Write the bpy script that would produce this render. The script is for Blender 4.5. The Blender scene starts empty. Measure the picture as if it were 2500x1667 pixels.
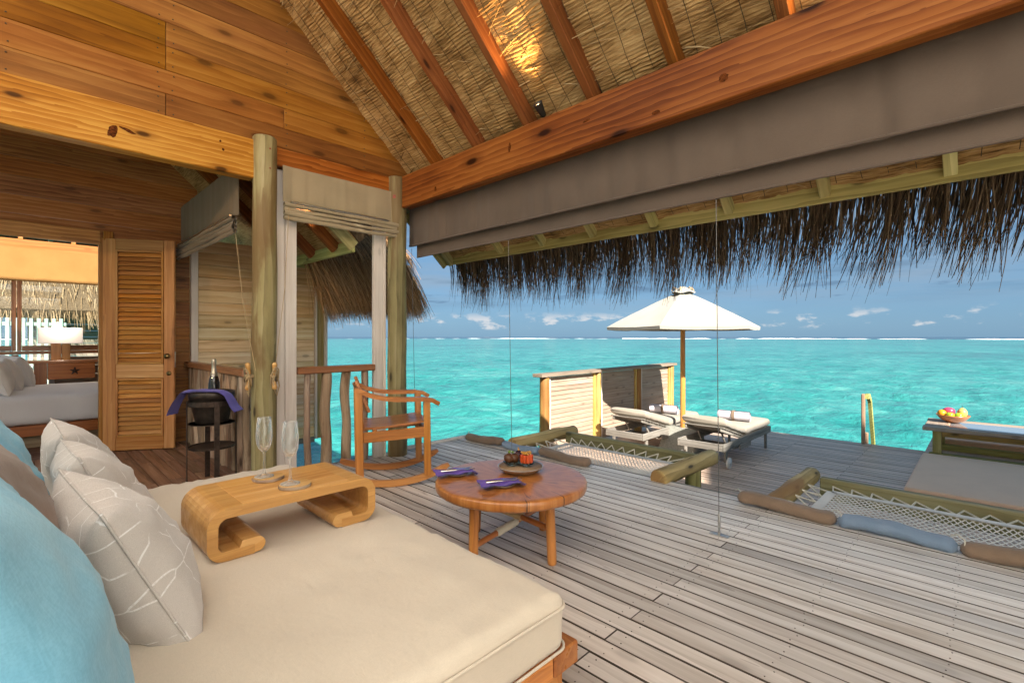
import bpy, math, random
import numpy as np
from mathutils import Vector, Matrix, noise
random.seed(7); RNG = np.random.default_rng(7)
S = bpy.context.scene; C = S.collection
R = math.radians

# ------------------------------------------------------------------ camera
cam = bpy.data.cameras.new('camera'); camo = bpy.data.objects.new('camera', cam); C.objects.link(camo)
cam.lens = 17.0; cam.sensor_width = 36.0; cam.shift_y = -0.0046
cam.clip_start = 0.05; cam.clip_end = 60000
camo.location = (0, 0, 1.2); camo.rotation_euler = (R(90), 0, R(44.39 - 90))
S.camera = camo

# ------------------------------------------------------------------ light
SUN_EL = 35.0; SUN_TO = Vector((0.482, 0.876, 0)).normalized()      # horizontal direction the light travels
W = bpy.data.worlds.new('World'); S.world = W; W.use_nodes = True
wn = W.node_tree.nodes; wl = W.node_tree.links; wn.clear()
wout = wn.new('ShaderNodeOutputWorld'); wbg = wn.new('ShaderNodeBackground')
sky = wn.new('ShaderNodeTexSky'); sky.sky_type = 'NISHITA'; sky.sun_disc = False
sky.sun_elevation = R(SUN_EL); sky.sun_rotation = math.atan2(-SUN_TO.x, -SUN_TO.y)
sky.air_density = 1.0; sky.dust_density = 0.6; sky.ozone_density = 2.5; sky.altitude = 0
wbg.inputs['Strength'].default_value = 0.055
wl.new(wbg.outputs[0], wout.inputs[0])
sun = bpy.data.lights.new('sun', 'SUN'); suno = bpy.data.objects.new('sun', sun); C.objects.link(suno)
sun.energy = 5.0; sun.angle = R(0.6); sun.color = (1.0, 0.93, 0.83)
dvec = Vector((SUN_TO.x * math.cos(R(SUN_EL)), SUN_TO.y * math.cos(R(SUN_EL)), -math.sin(R(SUN_EL))))
suno.rotation_euler = dvec.to_track_quat('-Z', 'Y').to_euler(); suno.location = (-10, -16, 14)
S.view_settings.view_transform = 'Standard'; S.view_settings.look = 'None'
S.view_settings.exposure = 1.54; S.view_settings.gamma = 1.0; S.view_settings.use_curve_mapping = False
S.cycles.max_bounces = 8; S.cycles.transmission_bounces = 8; S.cycles.diffuse_bounces = 5; S.cycles.transparent_max_bounces = 24
S.cycles.use_denoising = True
S.cycles.sample_clamp_indirect = 6.0

def clouds():
    """cumulus along the horizon and soft grey banks higher up, all round the sky"""
    n = lambda t: wn.new(t)
    tc = n('ShaderNodeTexCoord'); sep = n('ShaderNodeSeparateXYZ'); wl.new(tc.outputs['Generated'], sep.inputs[0])
    at = n('ShaderNodeMath'); at.operation = 'ARCTAN2'; wl.new(sep.outputs[1], at.inputs[0]); wl.new(sep.outputs[0], at.inputs[1])
    def comb(sx, sy):
        a = n('ShaderNodeMath'); a.operation = 'MULTIPLY'; wl.new(at.outputs[0], a.inputs[0]); a.inputs[1].default_value = sx
        b = n('ShaderNodeMath'); b.operation = 'MULTIPLY'; wl.new(sep.outputs[2], b.inputs[0]); b.inputs[1].default_value = sy
        c = n('ShaderNodeCombineXYZ'); wl.new(a.outputs[0], c.inputs[0]); wl.new(b.outputs[0], c.inputs[1]); return c
    def nz(v, sc, det, lo, hi, off=0):
        t = n('ShaderNodeTexNoise'); t.inputs['Scale'].default_value = sc; t.inputs['Detail'].default_value = det
        t.inputs['Roughness'].default_value = .6
        wl.new(v.outputs[0], t.inputs['Vector'])
        m = n('ShaderNodeMapRange'); m.interpolation_type = 'SMOOTHSTEP'
        m.inputs[1].default_value = lo; m.inputs[2].default_value = hi; wl.new(t.outputs[0], m.inputs[0]); return m
    def band(a, b, c, d):
        m = n('ShaderNodeMapRange'); m.interpolation_type = 'SMOOTHSTEP'; m.inputs[1].default_value = a; m.inputs[2].default_value = b
        wl.new(sep.outputs[2], m.inputs[0])
        k = n('ShaderNodeMapRange'); k.interpolation_type = 'SMOOTHSTEP'; k.inputs[1].default_value = d; k.inputs[2].default_value = c
        wl.new(sep.outputs[2], k.inputs[0])
        x = n('ShaderNodeMath'); x.operation = 'MULTIPLY'; wl.new(m.outputs[0], x.inputs[0]); wl.new(k.outputs[0], x.inputs[1]); return x
    def mul(a, b):
        x = n('ShaderNodeMath'); x.operation = 'MULTIPLY'; wl.new(a.outputs[0], x.inputs[0]); 
        if isinstance(b, float): x.inputs[1].default_value = b
        else: wl.new(b.outputs[0], x.inputs[1])
        return x
    tint = n('ShaderNodeMix'); tint.data_type = 'RGBA'; tint.blend_type = 'MULTIPLY'; tint.inputs[0].default_value = 1.0
    wl.new(sky.outputs[0], tint.inputs[6]); tint.inputs[7].default_value = (0.50, 0.72, 1.0, 1)
    last = tint.outputs[2]
    for (v, sc, det, lo, hi, bd, amt, col) in (
        (comb(.9, 2.6), 1.2, 5, -.9, .75, (-.2, -.1, 1.2, 1.4), .88, (1.28, 2.35, 3.5, 1)),
        (comb(1.5, 11.), 1.3, 6, .40, .66, (.03, .09, 1.2, 1.4), .75, (2.0, 2.75, 3.6, 1)),
        (comb(1.2, 13.0), 1.9, 6, .46, .68, (.045, .10, 1.2, 1.4), .7, (.85, 1.4, 2.1, 1)),
        (comb(7, 34), 1.0, 8, .57, .66, (.055, .075, .10, .15), .65, (.85, 1.5, 2.4, 1)),
        (comb(15, 36), 1.0, 9, .53, .64, (.012, .018, .032, .055), .8, (5.0, 5.0, 5.1, 1))):
        f = mul(mul(nz(v, sc, det, lo, hi), band(*bd)), amt)
        mx = n('ShaderNodeMix'); mx.data_type = 'RGBA'; wl.new(f.outputs[0], mx.inputs[0]); wl.new(last, mx.inputs[6])
        mx.inputs[7].default_value = col; last = mx.outputs[2]
    wl.new(last, wbg.inputs['Color'])
clouds()

# ------------------------------------------------------------------ materials
MATS = {}
def base(name):
    m = bpy.data.materials.new(name); m.use_nodes = True
    nt = m.node_tree; p = nt.nodes['Principled BSDF']; MATS[name] = m
    return m, nt.nodes, nt.links, p
def rgba(c): return (c[0], c[1], c[2], 1)
def mixc(N, L, f, a, b, mode='MIX'):
    x = N.new('ShaderNodeMix'); x.data_type = 'RGBA'; x.blend_type = mode
    for s, v in ((0, f), (6, a), (7, b)):
        if hasattr(v, 'is_linked') or hasattr(v, 'links'): L.new(v, x.inputs[s])
        elif s == 0: x.inputs[0].default_value = v
        else: x.inputs[s].default_value = rgba(v)
    return x.outputs[2]
def ramp(N, L, fac, stops):
    r = N.new('ShaderNodeValToRGB'); e = r.color_ramp.elements
    while len(e) < len(stops): e.new(.5)
    for i, (p, c) in enumerate(stops): e[i].position = p; e[i].color = rgba(c)
    L.new(fac, r.inputs[0]); return r.outputs[0]
def maprange(N, L, v, a, b, c=0., d=1., smooth=True):
    m = N.new('ShaderNodeMapRange'); m.interpolation_type = 'SMOOTHSTEP' if smooth else 'LINEAR'
    for i, k in enumerate((a, b, c, d)): m.inputs[i + 1].default_value = k
    L.new(v, m.inputs[0]); return m.outputs[0]
def math_(N, L, op, a, b):
    x = N.new('ShaderNodeMath'); x.operation = op
    for i, v in enumerate((a, b)):
        if isinstance(v, (int, float)): x.inputs[i].default_value = v
        else: L.new(v, x.inputs[i])
    return x.outputs[0]
def noise_(N, L, vec, scale, detail=4, rough=.5, dist=0., sc=None):
    if sc is not None:
        mp = N.new('ShaderNodeMapping'); mp.inputs['Scale'].default_value = sc; L.new(vec, mp.inputs[0]); vec = mp.outputs[0]
    t = N.new('ShaderNodeTexNoise'); t.inputs['Scale'].default_value = scale; t.inputs['Detail'].default_value = detail
    t.inputs['Roughness'].default_value = rough; t.inputs['Distortion'].default_value = dist
    L.new(vec, t.inputs['Vector']); return t.outputs[0]
def objvec(N, L, jitter=True):
    tc = N.new('ShaderNodeTexCoord'); oi = N.new('ShaderNodeObjectInfo')
    if not jitter: return tc.outputs['Object'], oi
    a = N.new('ShaderNodeVectorMath'); a.operation = 'ADD'; L.new(tc.outputs['Object'], a.inputs[0])
    s = N.new('ShaderNodeVectorMath'); s.operation = 'SCALE'; s.inputs[0].default_value = (31.7, 7.3, 11.9); L.new(oi.outputs['Random'], s.inputs['Scale'])
    L.new(s.outputs[0], a.inputs[1]); return a.outputs[0], oi
def bump(N, L, p, h, strength, dist=.002):
    b = N.new('ShaderNodeBump'); b.inputs['Strength'].default_value = strength; b.inputs['Distance'].default_value = dist
    L.new(h, b.inputs['Height']); L.new(b.outputs[0], p.inputs['Normal']); return b

def wood(name, dark, mid, light, rings=9., fine=26., rough=.5, knots=.5, ringmix=.55, var=.22, stain=None, coat=0., bstr=.35, spec=.4, kd=1.3, edge=None):
    m, N, L, p = base(name)
    v, oi = objvec(N, L)
    warp = noise_(N, L, v, 1.0, 2, .5, 0, (.7, 2.2, 2.2))
    wv = N.new('ShaderNodeTexWave'); wv.wave_type = 'RINGS'; wv.rings_direction = 'X'; wv.wave_profile = 'SAW'
    mp = N.new('ShaderNodeMapping'); mp.inputs['Scale'].default_value = (.10, 1, 1); L.new(v, mp.inputs[0]); L.new(mp.outputs[0], wv.inputs[0])
    wv.inputs['Scale'].default_value = rings; wv.inputs['Distortion'].default_value = 4.2; wv.inputs['Detail'].default_value = 2.0
    wv.inputs['Detail Scale'].default_value = 3.4; wv.inputs['Detail Roughness'].default_value = .45
    g = noise_(N, L, v, 1., 5, .65, .2, (1.3, fine, fine))
    gf = noise_(N, L, v, 1., 3, .6, .0, (3.5, fine * 5, fine * 5))
    fac = math_(N, L, 'ADD', math_(N, L, 'MULTIPLY', wv.outputs[1], ringmix), math_(N, L, 'MULTIPLY', g, 1. - ringmix))
    fac = math_(N, L, 'ADD', fac, math_(N, L, 'MULTIPLY', math_(N, L, 'SUBTRACT', gf, .5), .35))
    fac = math_(N, L, 'ADD', fac, math_(N, L, 'MULTIPLY', math_(N, L, 'SUBTRACT', warp, .5), .95))
    col = ramp(N, L, fac, [(.16, light), (.48, mid), (.86, dark)])
    if knots > 0:
        vo = N.new('ShaderNodeTexVoronoi'); vo.inputs['Scale'].default_value = 1.; vo.inputs['Randomness'].default_value = 1.
        sx = N.new('ShaderNodeSeparateXYZ'); L.new(v, sx.inputs[0]); cb = N.new('ShaderNodeCombineXYZ')
        L.new(math_(N, L, 'MULTIPLY', sx.outputs[0], kd), cb.inputs[0]); L.new(math_(N, L, 'MULTIPLY', math_(N, L, 'ADD', sx.outputs[1], sx.outputs[2]), kd * 2.6), cb.inputs[1])
        vo.voronoi_dimensions = '2D'; L.new(cb.outputs[0], vo.inputs[0])
        wb_ = math_(N, L, 'ADD', vo.outputs[0], math_(N, L, 'MULTIPLY', math_(N, L, 'SUBTRACT', g, .5), .06))
        col = mixc(N, L, maprange(N, L, wb_, .17, .05, 0, knots * .55), col, dark)
        col = mixc(N, L, maprange(N, L, wb_, .075, .03, 0, knots), col, [c * .22 for c in dark])
    if stain:
        sc, lo, hi, scol, amt = stain
        st = maprange(N, L, noise_(N, L, v, sc, 5, .6, .3, (.45, 2.2, 2.2)), lo, hi, 0, amt)
        col = mixc(N, L, st, col, scol)
    hv = N.new('ShaderNodeHueSaturation'); L.new(col, hv.inputs['Color'])
    L.new(maprange(N, L, oi.outputs['Random'], 0, 1, 1 - var, 1 + var, False), hv.inputs['Value'])
    rr = math_(N, L, 'FRACT', math_(N, L, 'MULTIPLY', oi.outputs['Random'], 17.3), 0)
    L.new(maprange(N, L, rr, 0, 1, 1 - var * .35, 1 + var * .35, False), hv.inputs['Saturation'])
    r2 = math_(N, L, 'FRACT', math_(N, L, 'MULTIPLY', oi.outputs['Random'], 43.7), 0)
    L.new(maprange(N, L, r2, 0, 1, .5 - var * .04, .5 + var * .04, False), hv.inputs['Hue'])
    col = mixc(N, L, 1., hv.outputs[0], oi.outputs['Color'], 'MULTIPLY')
    if edge:                      # joint dirt plus painted darkness on side and bevel faces, so gaps read dark
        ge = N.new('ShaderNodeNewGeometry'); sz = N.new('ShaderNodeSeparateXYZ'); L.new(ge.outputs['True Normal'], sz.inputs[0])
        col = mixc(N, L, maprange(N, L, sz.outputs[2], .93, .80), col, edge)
    L.new(col, p.inputs['Base Color'])
    L.new(maprange(N, L, g, .3, .7, rough - .08, rough + .12), p.inputs['Roughness'])
    p.inputs['Specular IOR Level'].default_value = spec
    if coat: p.inputs['Coat Weight'].default_value = coat; p.inputs['Coat Roughness'].default_value = .18
    bump(N, L, p, math_(N, L, 'ADD', gf, g), bstr, .0015)
    return m

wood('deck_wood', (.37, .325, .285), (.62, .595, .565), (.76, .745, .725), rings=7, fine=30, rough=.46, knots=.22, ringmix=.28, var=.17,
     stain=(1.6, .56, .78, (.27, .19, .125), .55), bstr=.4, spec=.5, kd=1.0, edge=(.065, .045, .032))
wood('floor_wood', (.12, .055, .03), (.24, .125, .075), (.34, .20, .13), rings=8, fine=26, rough=.45, knots=.5, ringmix=.3, var=.2)
wood('gable_wood', (.12, .042, .008), (.26, .105, .018), (.36, .172, .036), rings=5, fine=12, rough=.5, knots=.6, ringmix=.22, var=.18, spec=.12, kd=1.0,
     stain=(.7, .55, .75, (.19, .06, .018), .7))
wood('honey_beam', (.22, .072, .007), (.42, .17, .020), (.56, .29, .055), rings=10, fine=14, rough=.45, knots=.9, ringmix=.40, var=.06, spec=.12)
wood('red_beam', (.105, .024, .004), (.235, .068, .010), (.32, .112, .020), rings=8, fine=14, rough=.42, knots=1., ringmix=.42, var=.06, spec=.12, kd=.8)
wood('rafter_wood', (.10, .027, .006), (.205, .062, .012), (.28, .098, .022), rings=8, fine=20, rough=.5, knots=.9, ringmix=.35, var=.15, spec=.12)
wood('treated_wood', (.20, .17, .06), (.36, .32, .13), (.47, .42, .20), rings=7, fine=14, rough=.6, knots=.7, ringmix=.4, var=.12,
     stain=(1.2, .5, .72, (.24, .15, .05), .6))
wood('pole_wood', (.105, .082, .032), (.265, .222, .095), (.37, .322, .165), rings=5, fine=5, rough=.65, knots=.9, ringmix=.34, var=.1,
     stain=(1.4, .5, .62, (.15, .085, .028), .8))
wood('pale_wood', (.56, .48, .42), (.72, .65, .59), (.80, .74, .69), rings=8, fine=22, rough=.6, knots=.25, ringmix=.1, var=.06)
wood('wall_wood', (.45, .26, .11), (.66, .46, .25), (.78, .62, .43), rings=5, fine=12, rough=.6, knots=.5, ringmix=.3, var=.2)
wood('dark_wall_wood', (.17, .058, .014), (.34, .14, .036), (.44, .205, .065), rings=9, fine=14, rough=.55, knots=.5, ringmix=.4, var=.16)
wood('door_wood', (.30, .11, .022), (.47, .205, .05), (.57, .31, .105), rings=7, fine=20, rough=.45, knots=.3, ringmix=.25, var=.14)
wood('teak', (.30, .095, .018), (.50, .185, .038), (.62, .27, .07), rings=7, fine=26, rough=.36, knots=.15, ringmix=.25, var=.09, coat=.25)
wood('tray_wood', (.38, .17, .045), (.56, .29, .085), (.66, .39, .15), rings=5, fine=26, rough=.36, knots=.0, ringmix=.16, var=.05, coat=.25)
wood('red_teak', (.21, .065, .02), (.38, .135, .04), (.48, .20, .065), rings=7, fine=26, rough=.33, knots=.2, ringmix=.28, var=.08, coat=.35)
wood('screen_wood', (.24, .165, .115), (.34, .255, .19), (.41, .325, .25), rings=7, fine=24, rough=.65, knots=.4, ringmix=.35, var=.1)
wood('grey_wood', (.11, .098, .082), (.205, .188, .162), (.275, .255, .225), rings=8, fine=28, rough=.7, knots=.5, ringmix=.35, var=.12)
wood('bark_wood', (.15, .09, .055), (.38, .26, .17), (.56, .44, .33), rings=4, fine=9, rough=.8, knots=.8, ringmix=.2, var=.25, bstr=.9,
     stain=(3.2, .5, .62, (.12, .06, .03), .7))
wood('umbrella_pole_wood', (.38, .14, .025), (.56, .25, .05), (.64, .33, .09), rings=9, fine=30, rough=.4, knots=.1, ringmix=.4, var=.05)

def slab_material():
    m, N, L, p = base('table_slab')
    v, oi = objvec(N, L, False)
    se = N.new('ShaderNodeSeparateXYZ'); L.new(v, se.inputs[0])
    ang = math_(N, L, 'ARCTAN2', se.outputs[1], se.outputs[0])
    ln = N.new('ShaderNodeVectorMath'); ln.operation = 'LENGTH'; L.new(v, ln.inputs[0])
    cb = N.new('ShaderNodeCombineXYZ'); L.new(math_(N, L, 'MULTIPLY', ang, 7.), cb.inputs[0]); L.new(math_(N, L, 'MULTIPLY', ln.outputs['Value'], 5.), cb.inputs[1]); L.new(se.outputs[2], cb.inputs[2])
    rad = noise_(N, L, cb.outputs[0], 1.6, 6, .6, .5)
    col = ramp(N, L, rad, [(.25, (.27, .085, .02)), (.5, (.43, .155, .036)), (.78, (.55, .25, .078))])
    cr = maprange(N, L, noise_(N, L, cb.outputs[0], 1.25, 3, .7, .9, (1, .45, 1)), .63, .67, 0, .85)
    edge = maprange(N, L, ln.outputs['Value'], .10, .36)
    col = mixc(N, L, math_(N, L, 'MULTIPLY', cr, edge), col, (.06, .02, .01))
    L.new(col, p.inputs['Base Color']); p.inputs['Roughness'].default_value = .3
    p.inputs['Coat Weight'].default_value = .5; p.inputs['Coat Roughness'].default_value = .16
    b = bump(N, L, p, rad, .25, .002)
slab_material()

def fabric(name, col, col2=None, scale=700., rough=.9, bs=.25, blot=3., sheen=.2, crease=.25):
    m, N, L, p = base(name)
    v, oi = objvec(N, L)
    a = noise_(N, L, v, 1., 3, .6, 0, (scale * .12, scale, scale)); b = noise_(N, L, v, 1., 3, .6, 0, (scale, scale * .12, scale * .5))
    w = math_(N, L, 'MULTIPLY', math_(N, L, 'ADD', a, b), .5)
    big = noise_(N, L, v, blot, 4, .55)
    c2 = col2 or [c * .82 for c in col]
    c = mixc(N, L, maprange(N, L, big, .35, .7), col, c2)
    c = mixc(N, L, maprange(N, L, w, .35, .65, .0, .35), c, [x * .72 for x in col])
    c = mixc(N, L, 1., c, oi.outputs['Color'], 'MULTIPLY')
    L.new(c, p.inputs['Base Color']); p.inputs['Roughness'].default_value = rough
    p.inputs['Sheen Weight'].default_value = sheen; p.inputs['Specular IOR Level'].default_value = .2
    wr = math_(N, L, 'ADD', noise_(N, L, v, 5., 4, .6, .4), math_(N, L, 'MULTIPLY', noise_(N, L, v, 1., 4, .55, 1.2, (26, 11, 20)), crease))
    bump(N, L, p, math_(N, L, 'ADD', math_(N, L, 'MULTIPLY', w, .25), math_(N, L, 'MULTIPLY', wr, 1.)), bs, .006)
    return m
fabric('mattress_cloth', (.66, .575, .465), (.61, .525, .42), blot=1.6, bs=.5)
fabric('blind_cloth', (.128, .092, .068), (.108, .078, .058), scale=500, bs=.22)
fabric('green_blind_cloth', (.36, .29, .185), (.30, .245, .155), scale=500, bs=.3)
fabric('yellow_blind_cloth', (.34, .18, .055), (.30, .155, .045), scale=400, bs=.2)
fabric('blue_cloth', (.13, .42, .62), (.27, .57, .73), scale=300, blot=2.0, bs=.16)
fabric('brown_cloth', (.27, .19, .15), (.22, .155, .12), scale=420, bs=.3)
fabric('bolster_brown', (.24, .165, .115), (.18, .125, .085), scale=500, bs=1., crease=.8)
fabric('bolster_blue', (.17, .24, .34), (.25, .33, .44), scale=500, bs=1., crease=.8)
fabric('white_cloth', (.72, .70, .69), (.68, .66, .66), bs=.2)
fabric('towel_cloth', (.56, .53, .59), (.52, .49, .55), scale=260, bs=.5)
fabric('lounger_cloth', (.35, .305, .25), (.30, .26, .205), bs=.5)
fabric('canopy_cloth', (.40, .37, .315), (.36, .33, .275), bs=.15)
fabric('mat_cloth', (.78, .50, .33), (.74, .47, .31), bs=.15)
fabric('purple_cloth', (.15, .085, .40), (.12, .065, .33), scale=500, bs=.4)
fabric('violet_cloth', (.13, .11, .46), (.10, .085, .38), scale=500, bs=.4)
fabric('net_rope', (.66, .63, .58), scale=900, bs=.2)
fabric('rope', (.68, .62, .50), scale=900, bs=.3)
fabric('tan_rope', (.48, .34, .18), scale=900, bs=.3)
fabric('shade_cloth', (.74, .68, .66), bs=.05)

def pattern_cloth():
    m, N, L, p = base('pattern_cloth')
    v, oi = objvec(N, L)
    wp = N.new('ShaderNodeVectorMath'); wp.operation = 'MULTIPLY_ADD'
    nz = N.new('ShaderNodeTexNoise'); nz.inputs['Scale'].default_value = 5.; L.new(v, nz.inputs[0])
    L.new(nz.outputs[1], wp.inputs[0]); wp.inputs[1].default_value = (.06, .06, .0); L.new(v, wp.inputs[2])
    fl = N.new('ShaderNodeMapping'); fl.inputs['Scale'].default_value = (1, 1, .15); L.new(wp.outputs[0], fl.inputs[0])
    vo = N.new('ShaderNodeTexVoronoi'); vo.feature = 'DISTANCE_TO_EDGE'; vo.voronoi_dimensions = '2D'; vo.inputs['Scale'].default_value = 10.5; L.new(fl.outputs[0], vo.inputs[0])
    line = maprange(N, L, vo.outputs[0], .026, .014)
    msk = maprange(N, L, noise_(N, L, v, 7., 2, .5), .40, .46)
    fz = maprange(N, L, noise_(N, L, v, 160., 2, .5), .35, .5, .55, 1.)
    f = math_(N, L, 'MULTIPLY', math_(N, L, 'MULTIPLY', line, msk), fz)
    w = noise_(N, L, v, 1., 3, .6, 0, (90, 700, 700))
    c = mixc(N, L, maprange(N, L, w, .35, .65), (.60, .55, .51), (.49, .445, .41))
    c = mixc(N, L, f, c, (.82, .80, .78)); L.new(c, p.inputs['Base Color'])
    p.inputs['Roughness'].default_value = .85; p.inputs['Sheen Weight'].default_value = .25
    bump(N, L, p, math_(N, L, 'ADD', math_(N, L, 'MULTIPLY', w, .2), math_(N, L, 'ADD', noise_(N, L, v, 6., 4, .6, .4), math_(N, L, 'MULTIPLY', f, .3))), .3, .006)
pattern_cloth()

def plain(name, col, rough=.5, metal=0., spec=.5, trans=0., ior=1.45, bs=0., bscale=60., coat=0., var=0.):
    m, N, L, p = base(name)
    v, oi = objvec(N, L)
    n = noise_(N, L, v, bscale, 4, .6)
    c = mixc(N, L, maprange(N, L, n, .3, .7), col, [x * (1 - var) for x in col])
    L.new(mixc(N, L, 1., c, oi.outputs['Color'], 'MULTIPLY'), p.inputs['Base Color'])
    p.inputs['Roughness'].default_value = rough; p.inputs['Metallic'].default_value = metal
    p.inputs['Specular IOR Level'].default_value = spec; p.inputs['Transmission Weight'].default_value = trans
    p.inputs['IOR'].default_value = ior; p.inputs['Coat Weight'].default_value = coat
    if bs: bump(N, L, p, n, bs, .003)
    return m
plain('steel', (.55, .55, .54), .3, 1., var=.2)
plain('cable_steel', (.22, .21, .2), .4, .9, var=.2)
plain('silver', (.74, .72, .68), .22, 1., var=.1, bscale=200)
plain('dark_metal', (.075, .05, .038), .45, .6, var=.5, bscale=30, bs=.2)
plain('bucket_metal', (.055, .042, .034), .38, .5, var=.5, bscale=20, bs=.3)
plain('lamp_metal', (.06, .06, .06), .4, .7)
plain('brass', (.40, .26, .10), .3, 1., var=.3)
plain('red_bolt', (.34, .075, .05), .5, .1, var=.3)
plain('white_plastic', (.66, .63, .58), .6, 0, var=.15)
plain('concrete', (.30, .30, .26), .85, 0, var=.3, bscale=40, bs=.5)
plain('ceramic_rim', (.42, .42, .44), .2, 0, var=.25, bscale=30, coat=.4)
plain('ceramic_clay', (.30, .185, .10), .6, 0, var=.3, bscale=60)
plain('stone_plate', (.32, .235, .16), .4, 0, var=.35, bscale=50)
plain('chocolate', (.115, .042, .016), .4, 0, var=.4, bscale=70, bs=.5)
plain('berry', (.04, .006, .016), .2, 0, var=.6, bscale=90, bs=.3)
plain('melon', (.62, .085, .02), .28, 0, var=.4, bscale=50, bs=.5)
plain('zest', (.72, .36, .06), .4, 0, var=.4, bscale=60)
plain('leaf_green', (.16, .27, .03), .5, 0, var=.4)
plain('orange_skin', (.80, .34, .015), .38, 0, var=.25, bscale=120, bs=.25)
plain('apple_skin', (.36, .50, .02), .25, 0, var=.25, bscale=9, coat=.4)
plain('mango_skin', (.62, .055, .13), .3, 0, var=.4, bscale=9, coat=.3)
plain('pear_skin', (.72, .52, .13), .4, 0, var=.3, bscale=25)
plain('stalk', (.05, .035, .015), .7); plain('knot_wood', (.15, .038, .006), .6, 0, spec=.1, var=.75, bscale=70)
plain('foil', (.60, .52, .40), .35, .9, bscale=150, bs=.5, var=.2)
plain('bottle_glass', (.012, .008, .006), .08, 0, coat=.6)
plain('label_white', (.75, .72, .66), .5)
plain('foam', (.80, .84, .85), .9)
plain('lattice_paint', (.42, .56, .48), .7, 0, var=.3, bscale=6)
plain('green_paint', (.20, .34, .27), .7, 0, var=.3, bscale=6)
plain('foliage', (.035, .085, .018), .55, 0, var=.6, bscale=8)
plain('table_glass', (.30, .36, .40), .04, 0, spec=.8, coat=1.)

def glass(name, tint=(1, 1, 1), rough=0.):
    m, N, L, p = base(name)
    out = N['Material Output']; g = N.new('ShaderNodeBsdfGlass'); g.inputs['Color'].default_value = rgba(tint); g.inputs['Roughness'].default_value = rough; g.inputs['IOR'].default_value = 1.48
    L.new(g.outputs[0], out.inputs[0]); return m
glass('clear_glass', (.98, .99, .985)); glass('pale_glass', (.86, .95, .93))
def pane():
    m, N, L, p = base('pane_glass')
    out = N['Material Output']; t = N.new('ShaderNodeBsdfTransparent'); t.inputs[0].default_value = (.90, .95, .93, 1)
    g = N.new('ShaderNodeBsdfGlossy'); g.inputs['Roughness'].default_value = .02
    f = N.new('ShaderNodeFresnel'); f.inputs[0].default_value = 1.45
    x = N.new('ShaderNodeMixShader'); L.new(f.outputs[0], x.inputs[0]); L.new(t.outputs[0], x.inputs[1]); L.new(g.outputs[0], x.inputs[2]); L.new(x.outputs[0], out.inputs[0])
pane()
def thin():
    m, N, L, p = base('thin_glass')
    out = N['Material Output']; t = N.new('ShaderNodeBsdfTransparent'); t.inputs[0].default_value = (.96, .97, .965, 1)
    g = N.new('ShaderNodeBsdfGlossy'); g.inputs['Roughness'].default_value = .01
    f = N.new('ShaderNodeLayerWeight'); f.inputs[0].default_value = .22
    x = N.new('ShaderNodeMixShader'); f.inputs[0].default_value = .5; L.new(maprange(N, L, f.outputs['Facing'], .12, .95, .085, .95, False), x.inputs[0]); dw = N.new('ShaderNodeBsdfDiffuse'); dw.inputs[0].default_value = (.9, .92, .92, 1); tw = N.new('ShaderNodeBsdfTranslucent'); tw.inputs[0].default_value = (.9, .92, .92, 1)  # white diffuse mixed in, standing in for bright highlights on the glass
    m1 = N.new('ShaderNodeMixShader'); L.new(dw.outputs[0], m1.inputs[1]); L.new(tw.outputs[0], m1.inputs[2]); m2 = N.new('ShaderNodeMixShader'); m2.inputs[0].default_value = .55; L.new(g.outputs[0], m2.inputs[1]); L.new(m1.outputs[0], m2.inputs[2]); g = m2; L.new(t.outputs[0], x.inputs[1]); L.new(g.outputs[0], x.inputs[2]); L.new(x.outputs[0], out.inputs[0])
thin()

def straw(name, stops, rough=.8):
    m, N, L, p = base(name)
    a = N.new('ShaderNodeAttribute'); a.attribute_name = 'rnd'
    L.new(ramp(N, L, a.outputs['Fac'], stops), p.inputs['Base Color']); p.inputs['Roughness'].default_value = rough; p.inputs['Specular IOR Level'].default_value = .2
straw('straw_dark', [(0, (.03, .018, .010)), (.5, (.11, .068, .038)), (1, (.26, .18, .105))])
straw('straw_sun', [(0, (.14, .085, .04)), (.5, (.34, .22, .12)), (1, (.52, .38, .24))])
straw('straw_mid', [(0, (.11, .055, .022)), (.5, (.35, .195, .085)), (1, (.56, .36, .19))])

straw('straw_gold', [(0, (.16, .09, .035)), (.5, (.38, .25, .11)), (1, (.60, .44, .24))])
def reed():
    """woven reed lining under the roof"""
    m, N, L, p = base('reed_lining')
    tc = N.new('ShaderNodeTexCoord'); v = tc.outputs['UV']
    a = noise_(N, L, v, 1., 5, .7, .35, (5, 95, 1)); big = noise_(N, L, v, 1., 4, .55, .3, (2.2, 3.2, 1))
    f = math_(N, L, 'ADD', math_(N, L, 'MULTIPLY', a, .75), math_(N, L, 'MULTIPLY', big, .45))
    c = ramp(N, L, f, [(.40, (.042, .018, .005)), (.51, (.24, .13, .042)), (.62, (.47, .285, .11)), (.78, (.66, .46, .22))])
    L.new(c, p.inputs['Base Color']); p.inputs['Roughness'].default_value = .75; p.inputs['Specular IOR Level'].default_value = .2
    bump(N, L, p, a, .9, .012)
reed()
def thatch_mat():
    m, N, L, p = base('thatch')
    v, oi = objvec(N, L)
    a = noise_(N, L, v, 1., 5, .65, .2, (30, 30, 6))
    L.new(ramp(N, L, a, [(.3, (.05, .03, .016)), (.55, (.17, .11, .06)), (.8, (.34, .24, .14))]), p.inputs['Base Color']); p.inputs['Roughness'].default_value = .9
    bump(N, L, p, a, 1., .02)
thatch_mat()

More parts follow.
